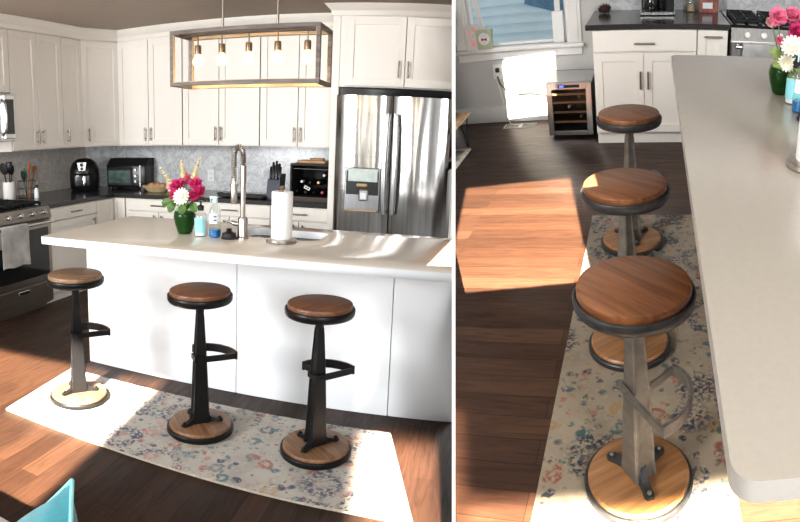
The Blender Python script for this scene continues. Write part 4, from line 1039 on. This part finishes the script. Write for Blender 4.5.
# outlet and cords
t = thing('wall_outlet', 'white wall outlet with cords plugged in below the window', 'outlet', (-1.45, YW-.001, .455))
obj('plate', MB().box(-.045, .045, -.008, 0, -.065, .065, .003, 1), 'trimw', t)
obj('socket', MB().box(-.017, .017, -.0105, -.007, .012, .04, .003, 1).box(-.017, .017, -.0105, -.007, -.04, -.012, .003, 1), 'trimw', t)
def cord(name, lab, pts, r, mat):
    P_ = [Vector(p) for p in pts]; out = []
    for i in range(len(P_)-1):
        p0, p1, p2, p3 = P_[max(i-1, 0)], P_[i], P_[i+1], P_[min(i+2, len(P_)-1)]
        for k in range(8):
            s = k/8; out.append(.5*((2*p1)+(p2-p0)*s+(2*p0-5*p1+4*p2-p3)*s*s+(3*p1-p0-3*p2+p3)*s**3))
    out.append(P_[-1]); c_ = obj(name, MB().tube(out, r, 8), mat)
    return tag(c_, lab, 'cord')
cw = cord('power_cord', 'white cord hanging from the outlet straight down to the floor', [(-1.47, YW-.03, .43), (-1.455, YW-.04, .35), (-1.43, YW-.04, .2), (-1.415, YW-.05, .08), (-1.36, YW-.12, .012), (-1.28, YW-.16, .008)], .006, 'cord_w')
cw = cord('power_cord', 'dark cord drooping from the outlet toward the wine cooler', [(-1.455, YW-.03, .42), (-1.42, YW-.05, .34), (-1.30, YW-.05, .27), (-1.15, YW-.06, .27), (-1.02, YW-.08, .25), (-.96, YW-.12, .2)], .008, 'cord_d')
cw = cord('power_cord', 'pale cord arching from the outlet over to the wine cooler', [(-1.42, YW-.03, .46), (-1.32, YW-.05, .43), (-1.15, YW-.05, .40), (-1.03, YW-.07, .33), (-.975, YW-.1, .24), (-.958, YW-.14, .12)], .007, 'cord_w')
cw = cord('power_cord', 'thin dark cord dangling below the outlet in the sun', [(-1.33, YW-.03, .30), (-1.28, YW-.03, .26), (-1.27, YW-.03, .18), (-1.24, YW-.03, .12)], .006, 'cord_d')
o = obj('plug', MB().box(-.016, .016, -.035, 0, -.018, .018, .006, 2), 'blackm', loc=(-1.45, YW-.0125, .475)); tag(o, 'black plug in the wall outlet under the window', 'plug')
# floor vent
t = thing('floor_vent', 'slotted floor register in front of the window wall', 'vent', (-1.27, 4.565, .0))
obj('frame', MB().box(-.145, .145, -.06, .06, 0, .004, .001, 1), 'cord_w', t)
sl = MB()
for k in range(16):
    x = -.125+k*.0167
    if k in (7, 8): continue
    sl.box(x, x+.0115, -.046, .046, .0041, .0055)
obj('slats', sl, 'blackm', t)
# wine cooler
cx0, cx1, cyf, czh = -.942, -.580, 4.176, .452
t = thing('wine_cooler', 'small stainless wine cooler with glass door standing beside the base cabinet', 'wine cooler', (cx0, cyf, .0)); cw_ = cx1-cx0
obj('cabinet_shell', MB().box(0, .02, .03, .47, .02, czh-.004).box(cw_-.02, cw_, .03, .47, .02, czh-.004).box(.02, cw_-.02, .45, .47, .02, czh).box(.02, cw_-.02, .03, .45, .02, .045).box(.02, cw_-.02, .42, .45, .05, czh-.03), 'black', t)
obj('top', MB().box(-.003, cw_+.003, .028, .473, czh-.02, czh, .004, 1), 'steel', t)
for x in (.04, cw_-.04):
    for y in (.06, .42): obj('foot', MB().cyl((x, y, 0), (x, y, .022), .016, 12), 'black', t)
dd = obj('door', MB().box(0, .045, 0, .028, .025, czh-.004, .002, 1).box(cw_-.045, cw_, 0, .028, .025, czh-.004, .002, 1).box(.045, cw_-.045, 0, .028, .025, .06, .002, 1).box(.045, cw_-.045, 0, .028, czh-.055, czh-.004, .002, 1), 'steel', t)
obj('glass', MB().box(.045, cw_-.045, .012, .017, .06, czh-.055), 'glass_d', dd)
obj('display', MB().box(.10, .27, -.0015, .001, czh-.04, czh-.018).mat(1).box(.11, .145, -.0025, 0, czh-.036, czh-.022), ['black', 'blue_led'], dd)
for z in (.13, .21, .29, .355):
    obj('shelf', MB().box(.03, cw_-.03, .035, .40, z, z+.006).mat(1).box(.03, cw_-.03, .03, .045, z-.012, z+.006, .002, 1), ['pull', 'woodm'], t)
obj('interior_panel', MB().box(.03, cw_-.03, .40, .418, .05, czh-.03), simple('dark_brown_inside', (.09, .045, .03), .5), t)
for x, z, f, lab in ((.255, .325, 'foil_g', 'bottle with a pale cap on the top shelf of the wine cooler'), (.17, .245, 'foil_w', 'bottle with a pale cap on the second shelf of the wine cooler'), (.265, .165, 'foil_g', 'bottle with a gold cap on the third shelf of the wine cooler')):
    wine_bottle(lab, (cx0+x, cyf+.18, z), 0, f, 'bottles in the wine cooler', s=.7)

# base cabinet, dark counter and what stands on it
t = cabinet('base_cabinet', 'white base cabinet with wide drawer and two doors, behind the farthest stool', (-.528, YB, .1), 0, .752, .768, YW-YB-.002,
        [(g, .01, .364, .592, .342, .41, True), (.370, .01, .379, .592, .398, .41, True)], [(g, .613, .746, .15, .375, .672)], toe=.1)
t = cabinet('base_cabinet', 'narrow white pull-out base cabinet between the wide cabinet and the range', (.227, YB, .1), 0, .222, .768, YW-YB-.002,
        [(g, .01, .216, .752, .113, .72, False)], toe=.1)
o = obj('countertop', MB().box(-.575, .462, YB-.03, YW-.002, .868, .905, .004, 1), 'granite'); tag(o, 'dark stone countertop on the far base cabinets with a coffee maker', 'countertop')
struct('trim_1', MB().box(-.45, 1.5, YW-.012, YW, .905, 1.5), 'marble')
t = thing('coffee_maker', 'black coffee maker with a steel base on the dark counter', 'coffee maker', (-.055, 4.44, .9062))
obj('base', MB().box(-.135, .135, -.10, .12, 0, .028, .006, 1), 'steel', t)
obj('body', MB().box(-.125, .125, .04, .12, .028, .34, .01, 2).box(-.125, .125, -.09, .12, .25, .34, .01, 2).box(.06, .125, -.09, .05, .028, .26, .008, 1), 'black', t)
cf = obj('carafe', MB().lathe([(0, .03), (.06, .03), (.065, .05), (.06, .12), (.045, .15), (.045, .155)], 28, c=(-.045, -.025, 0)), 'bglass', t)
obj('handle', MB().tube([(-.045, -.088, .14), (-.045, -.115, .13), (-.045, -.115, .07), (-.045, -.088, .06)], .008, 8), 'black', cf)
t = thing('pine_cone', 'dark brown pine cone on the left end of the far counter', 'pine cone', (-.475, 4.55, .9062))
mb = MB(); mb.sphere((0, 0, .033), .03, 1.3, 1, 1, 14, 10)
for k in range(60):
    a = k*2.4; u = (k+.5)/60; ph = math.acos(1-2*u); d_ = Vector((1.3*sin(ph)*cos(a), sin(ph)*sin(a), cos(ph))); mb.petal(tuple(Vector((0, 0, .033))+d_*.026), tuple(d_+Vector((.5, 0, .1))), tuple(d_), .02, .017, .2)
obj('scales', mb, 'pine', t)
t = thing('spice_jar', 'clear jar of tan spice with a white lid right of the coffee maker', 'jar', (.215, 4.60, .9062))
obj('glass_body', MB().lathe([(0, 0), (.034, 0), (.036, .006), (.036, .08), (.03, .095)], 24), 'glass', t); obj('contents', MB().lathe([(0, .004), (.033, .004), (.033, .06), (0, .06)], 22), 'spice', t); obj('lid', MB().lathe([(0, .094), (.035, .094), (.035, .125), (0, .127)], 24), 'trimw', t)
t = thing('snack_packet', 'red and brown patterned packet standing beside the spice jar', 'packet', (.355, 4.58, .9062))
obj('pouch', MB().loft([[(-.075, -.03, 0), (.075, -.03, 0), (.075, .03, 0), (-.075, .03, 0)], [(-.078, -.028, .08), (.078, -.028, .08), (.078, .028, .08), (-.078, .028, .08)], [(-.075, -.004, .17), (.075, -.004, .17), (.075, .004, .17), (-.075, .004, .17)]]), 'redbr', t)
obj('label_sticker', MB().box(-.05, .03, -.032, -.029, .03, .075), 'labelw', t)
# range on this side
t = thing('range', 'stainless range with black grates right of the far counter, behind the bouquet', 'stove', (.468, YB-.03, 0))
w = .76
obj('body', MB().box(0, w, .03, .74, .0, .885), 'steel_d', t); obj('cooktop', MB().box(0, w, 0, .74, .885, .908, .004, 1), 'bglass', t)
gr = MB()
for gx in (.03, .275, .52):
    for k in range(4): gr.box(gx, gx+.205, .07+k*.17, .085+k*.17, .918, .938, .003, 1)
    for k in range(3): gr.box(gx+k*.095, gx+.015+k*.095, .06, .62, .918, .935, .003, 1)
    for a in (.0, .19):
        for b in (.06, .605): gr.box(gx+a, gx+a+.015, b, b+.015, .906, .92)
obj('grate', gr, 'grate', t)
obj('control_panel', MB().loft([[(x, -.02, .80), (x, .03, .80), (x, .03, .888), (x, .0, .888)] for x in (0, w)]), steel_mat('range_panel_steel', (.22, .21, .20), .45), t)
for k in range(5): obj('knob', MB().lathe([(0, 0), (.024, 0), (.022, .02), (0, .024)], 20, mtx=Matrix.Translation((.115+k*.12, -.012, .842)) @ Matrix.Rotation(RD(78), 4, 'X')), 'ceramic', t)
dr = obj('oven_door', MB().box(.005, w-.005, -.02, .03, .2, .785, .005, 1).mat(1).box(.05, w-.05, -.023, -.015, .28, .70), ['steel', 'bglass'], t)
hb = MB().cyl((.03, -.06, .765), (w-.03, -.06, .765), .012, 14)
for x in (.05, w-.05): hb.cyl((x, -.02, .765), (x, -.06, .765), .009, 10)
obj('handle', hb, 'steel', dr)
tw = obj('kitchen_towel', drape(.08, .50, -.088, .772, .45, .004, .004), 'clothg', loc=(.468, YB-.03, 0)); tag(tw, 'grey terry towel on the far range handle, just above the island top', 'towel')

# island on this side
t = thing('kitchen_island', 'white island base hidden beneath the large foreground countertop', 'kitchen island', (0, 0, 0))
obj('cabinet_body', MB().box(.60, .90, .10, 2.62, .1, .889).box(.62, .86, .15, 2.57, 0, .1), 'cab_cool', t)
obj('panel', MB().box(.5635, .60, .06, 2.66, 0, .889, .002, 1), 'cab_cool', t)
it = slab(rrect(0, .94, 0, 2.685, .035, 6), None, .89, H, ['quartz', 'quartz_edge']); it.data.materials[1] = simple('quartz_edge_shade_tone', (.46, .43, .39), .3, var=.02, nscale=80); it.data.materials[0] = simple('quartz_shade_tone', (.39, .345, .29), .2, var=.02, nscale=80, coat=.1); tag(it, 'large pale quartz countertop filling the right side, seen from its near corner', 'countertop')  # same quartz darkened, the weaker light here is put into its colours
soap_bottle((.455, 1.79, HR), 'soap pump bottle with aqua label before the green vase at the right edge', RD(-25))
spray_bottle((.455, 1.665, HR), 'bottle with blue liquid behind the paper towels at the right edge', RD(-25))
caddy((.462, 1.555, HR), 'black scrubber holder half hidden behind the paper towels at the right edge')
towel_holder((.368, 1.09, HR), 'nickel paper towel stand cut off by the right edge', 'paper towel roll on its stand cut off by the right edge')
vx, vy = .430, 1.93
vase((vx, vy, HR), 'green glass vase of the bouquet at the upper right corner', 1.0)
vb = (vx, vy, H+.12)
for lab, x, y, z, r, mt in (('pink blossom at the top left of the corner bouquet', .395, 1.93, 1.23, .04, 'pinkl'), ('pink blossom at the top of the corner bouquet, right of the first', .455, 1.95, 1.235, .042, 'pinkl'),
    ('magenta blossom at the far right of the corner bouquet', .52, 1.88, 1.16, .045, 'pink'), ('small pink bud left of the white daisy in the corner bouquet', .395, 1.86, 1.155, .02, 'pinkl'), ('rose blossom high on the right of the corner bouquet', .505, 1.93, 1.22, .042, 'pinkl'),
    ('blush blossom at the upper left of the corner bouquet', .378, 1.97, 1.205, .025, 'blush'), ('deep pink blossom behind the daisy in the corner bouquet', .47, 1.90, 1.185, .04, 'pink')):
    rose(lab, vb, (x, y, z), r, mt, 'blossoms in the corner bouquet')
daisy('white daisy facing the camera in the corner bouquet', vb, (.433, 1.80, 1.145), .045, (-.25, -.75, .6))
daisy('drooping greenish white daisy under the larger one in the corner bouquet', vb, (.42, 1.80, 1.085), .038, (-.3, -.8, -.25), mat='whitep')
leaves('pale green leaves at the left of the corner bouquet', vb, [((.405, 1.84, 1.10), (-.8, -.3, .35), (0, -.8, .6), .055, .045), ((.41, 1.82, 1.08), (-.6, -.4, -.1), (0, -.8, .6), .05, .04), ((.44, 1.80, 1.09), (.4, -.4, -.4), (0, -.8, .6), .06, .03), ((.47, 1.82, 1.08), (.6, -.5, -.2), (0, -.8, .6), .06, .04), ((.45, 1.84, 1.05), (.1, -.4, -.8), (0, -1, .3), .06, .035)], 'leafl')
leaves('dark green leaves low in the corner bouquet', vb, [((.49, 1.86, 1.07), (.4, -.5, .1), (0, -.8, .6), .07, .05), ((.51, 1.86, 1.11), (.5, -.5, .3), (0, -.8, .6), .07, .05), ((.46, 1.87, 1.06), (0, -.6, -.3), (0, -.9, .4), .05, .04)], 'leaf')

# rugs, bench
rug('runner_rug', [(-.458, .35), (.153, .35), (.153, 2.68), (-.458, 2.68)], 'cream floral runner rug running away from the camera under the near stools', mt='rug_r')
mb = MB().prism([(-2.4, 3.4), (-1.563, 3.4), (-1.563, 3.985), (-2.4, 3.985)], 0, .01, .002, seg=1)
o = obj('area_rug', mb, simple('cream_area_rug', (.58, .54, .47), .95, var=.35, nscale=45), loc=(0, 0, .0005)); tag(o, 'corner of a second pale rug at the left edge under the bench', 'rug')
obj('pattern_band', MB().prism([(-2.4, 3.43), (-1.60, 3.43), (-1.60, 3.94), (-2.4, 3.94)], .0101, .0108).prism([(-2.4, 3.46), (-1.64, 3.46), (-1.64, 3.90), (-2.4, 3.90)], .0101, .0112), simple('dark_rug_motif', (.25, .23, .22), .95, var=.7, nscale=26), o)
t = thing('bench', 'small wooden bench on black hairpin legs cut off by the left edge', 'bench', (0, 0, 0))
obj('seat', MB().box(-2.3, -1.545, 3.66, 4.05, .275, .30, .004, 1), 'tan', t)
for x, y, sx_ in ((-1.60, 4.0, 1),):
    obj('leg', MB().tube([(x-.05, y-.02, .275), (x-.01, y, .13), (x+.0, y, .028), (x+.004, y, .0185), (x+.012, y, .028), (x+.01, y, .15), (x+.035, y+.01, .275)], .006, 8), 'blackm', t)

gS2 = 'bar stools in a row beside the countertop'
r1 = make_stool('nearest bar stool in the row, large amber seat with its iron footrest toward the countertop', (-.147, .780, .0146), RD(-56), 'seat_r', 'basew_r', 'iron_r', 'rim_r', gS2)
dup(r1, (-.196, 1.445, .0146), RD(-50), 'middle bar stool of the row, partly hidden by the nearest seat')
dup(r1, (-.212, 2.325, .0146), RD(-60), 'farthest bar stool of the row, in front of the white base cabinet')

# ------------------------------------------------------------------ cut each room off at the white gap between the two pictures
def clip(px, keep_left, objs):
    th = (px-400)/FPX; n = (cos(th)*R_ - sin(th)*F_)
    for o in objs:
        if o.type != 'MESH': continue
        mw = o.matrix_world; ds = [(mw @ Vector(c) - CAM).dot(n) for c in o.bound_box]
        bad = max(ds) > 0 if keep_left else min(ds) < 0
        if not bad: continue
        if o.data.users > 1: o.data = o.data.copy()
        inv = mw.inverted(); pl = inv @ CAM; pn = (mw.to_3x3().transposed() @ n).normalized()
        bm = bmesh.new(); bm.from_mesh(o.data)
        r = bmesh.ops.bisect_plane(bm, geom=bm.verts[:]+bm.edges[:]+bm.faces[:], plane_co=pl, plane_no=pn, clear_outer=keep_left, clear_inner=not keep_left)
        ed = [e for e in r['geom_cut'] if isinstance(e, bmesh.types.BMEdge)]
        if ed:
            try: bmesh.ops.holes_fill(bm, edges=ed, sides=0)
            except Exception: pass
        if len(bm.faces) == 0: bm.free(); bpy.data.objects.remove(o); continue
        bm.to_mesh(o.data); bm.free(); o.data.update()
bpy.context.view_layer.update()
def root(o):
    while o.parent: o = o.parent
    return o
clip(451.9, True, REG['L'])
clip(455.4, False, REG['R'])

# ------------------------------------------------------------------ light
wd = bpy.data.worlds.new('world'); sc.world = wd; wd.use_nodes = True
bg = wd.node_tree.nodes['Background']; bg.inputs[0].default_value = (1, .985, .96, 1); bg.inputs[1].default_value = 1.0
wn_ = wd.node_tree; wtc = wn_.nodes.new('ShaderNodeTexCoord'); wsp = wn_.nodes.new('ShaderNodeSeparateXYZ'); wmr = wn_.nodes.new('ShaderNodeMapRange')
wn_.links.new(wtc.outputs['Generated'], wsp.inputs[0]); wn_.links.new(wsp.outputs[1], wmr.inputs[0]); wn_.links.new(wmr.outputs[0], bg.inputs[1])
for k_, v_ in zip(range(1, 5), (-.5, .55, .32, 1.1)): wmr.inputs[k_].default_value = v_
def beam(name, setk, foot, d, sx, sy, watt, col=(1, .90, .76), dist=4.5, spread=.7):
    # sunlight falling through a window opening: a rectangular, nearly parallel beam
    l = bpy.data.lights.new(name, 'AREA'); l.shape = 'RECTANGLE'; l.size = sx; l.size_y = sy; l.energy = watt*sx*sy; l.color = col; l.spread = RD(spread)
    o = bpy.data.objects.new(name, l); COL.objects.link(o)
    d = Vector(d).normalized(); x = Vector((0, 0, 1)).cross(d).normalized()*-1; z = -d; y = z.cross(x)
    m = Matrix(((x.x, y.x, z.x, 0), (x.y, y.y, z.y, 0), (x.z, y.z, z.z, 0), (0, 0, 0, 1)))
    o.matrix_world = BASE[setk] @ Matrix.Translation(Vector(foot)-d*dist) @ m
    return o
dL = (-.10, .79, -.60)
beam('sun_through_window', 'L', (-.37, -.55, 0), dL, 1.95, 1.15, 75, spread=1.2)
beam('sun_through_window', 'L', (1.92, .25, 0), dL, .30, .86, 100, spread=3)
dR = (-.12, .87, -.475)
beam('sun_through_window', 'R', (-.89, 2.57, 0), (-.12, .60, -.79), .72, 1.08, 75, dist=2.7)
beam('sun_through_window', 'R', (-.05, .45, 0), dR, 1.15, .29, 80)
beam('sun_through_window', 'R', (-1.17, 4.73, .30), dR, .46, .46, 70, dist=2.2)
def soft(setk, loc, aim, sx, sy, watt, col):
    # fill lamps added behind the camera; the thin ones streak the fridge steel
    l = bpy.data.lights.new('fill_light', 'AREA'); l.shape = 'RECTANGLE'; l.size = sx; l.size_y = sy; l.energy = watt; l.color = col
    o = bpy.data.objects.new('fill_light', l); COL.objects.link(o)
    q = (Vector(aim)-Vector(loc)).to_track_quat('-Z', 'Y').to_matrix().to_4x4(); o.matrix_world = BASE[setk] @ Matrix.Translation(loc) @ q
soft('L', (-1.6, -3.6, 1.9), (.3, 2, 1.2), 1.1, 1.8, 190, (.96, .98, 1))
soft('L', (3.2, -4.2, 1.9), (.3, 2, 1.2), .9, 1.8, 95, (.96, .98, 1))
for wx_ in (.15, .75, 1.15): soft('L', (wx_, -4.3, 1.6), (wx_+.3, 2, 1.4), .12, 1.9, 6, (1, .95, .85))
vs = sc.view_settings; vs.view_transform = 'Standard'; vs.look = 'None'; vs.exposure = .43; vs.gamma = .88
sc.cycles.max_bounces = 8; sc.cycles.use_denoising = True; sc.cycles.sample_clamp_indirect = 6
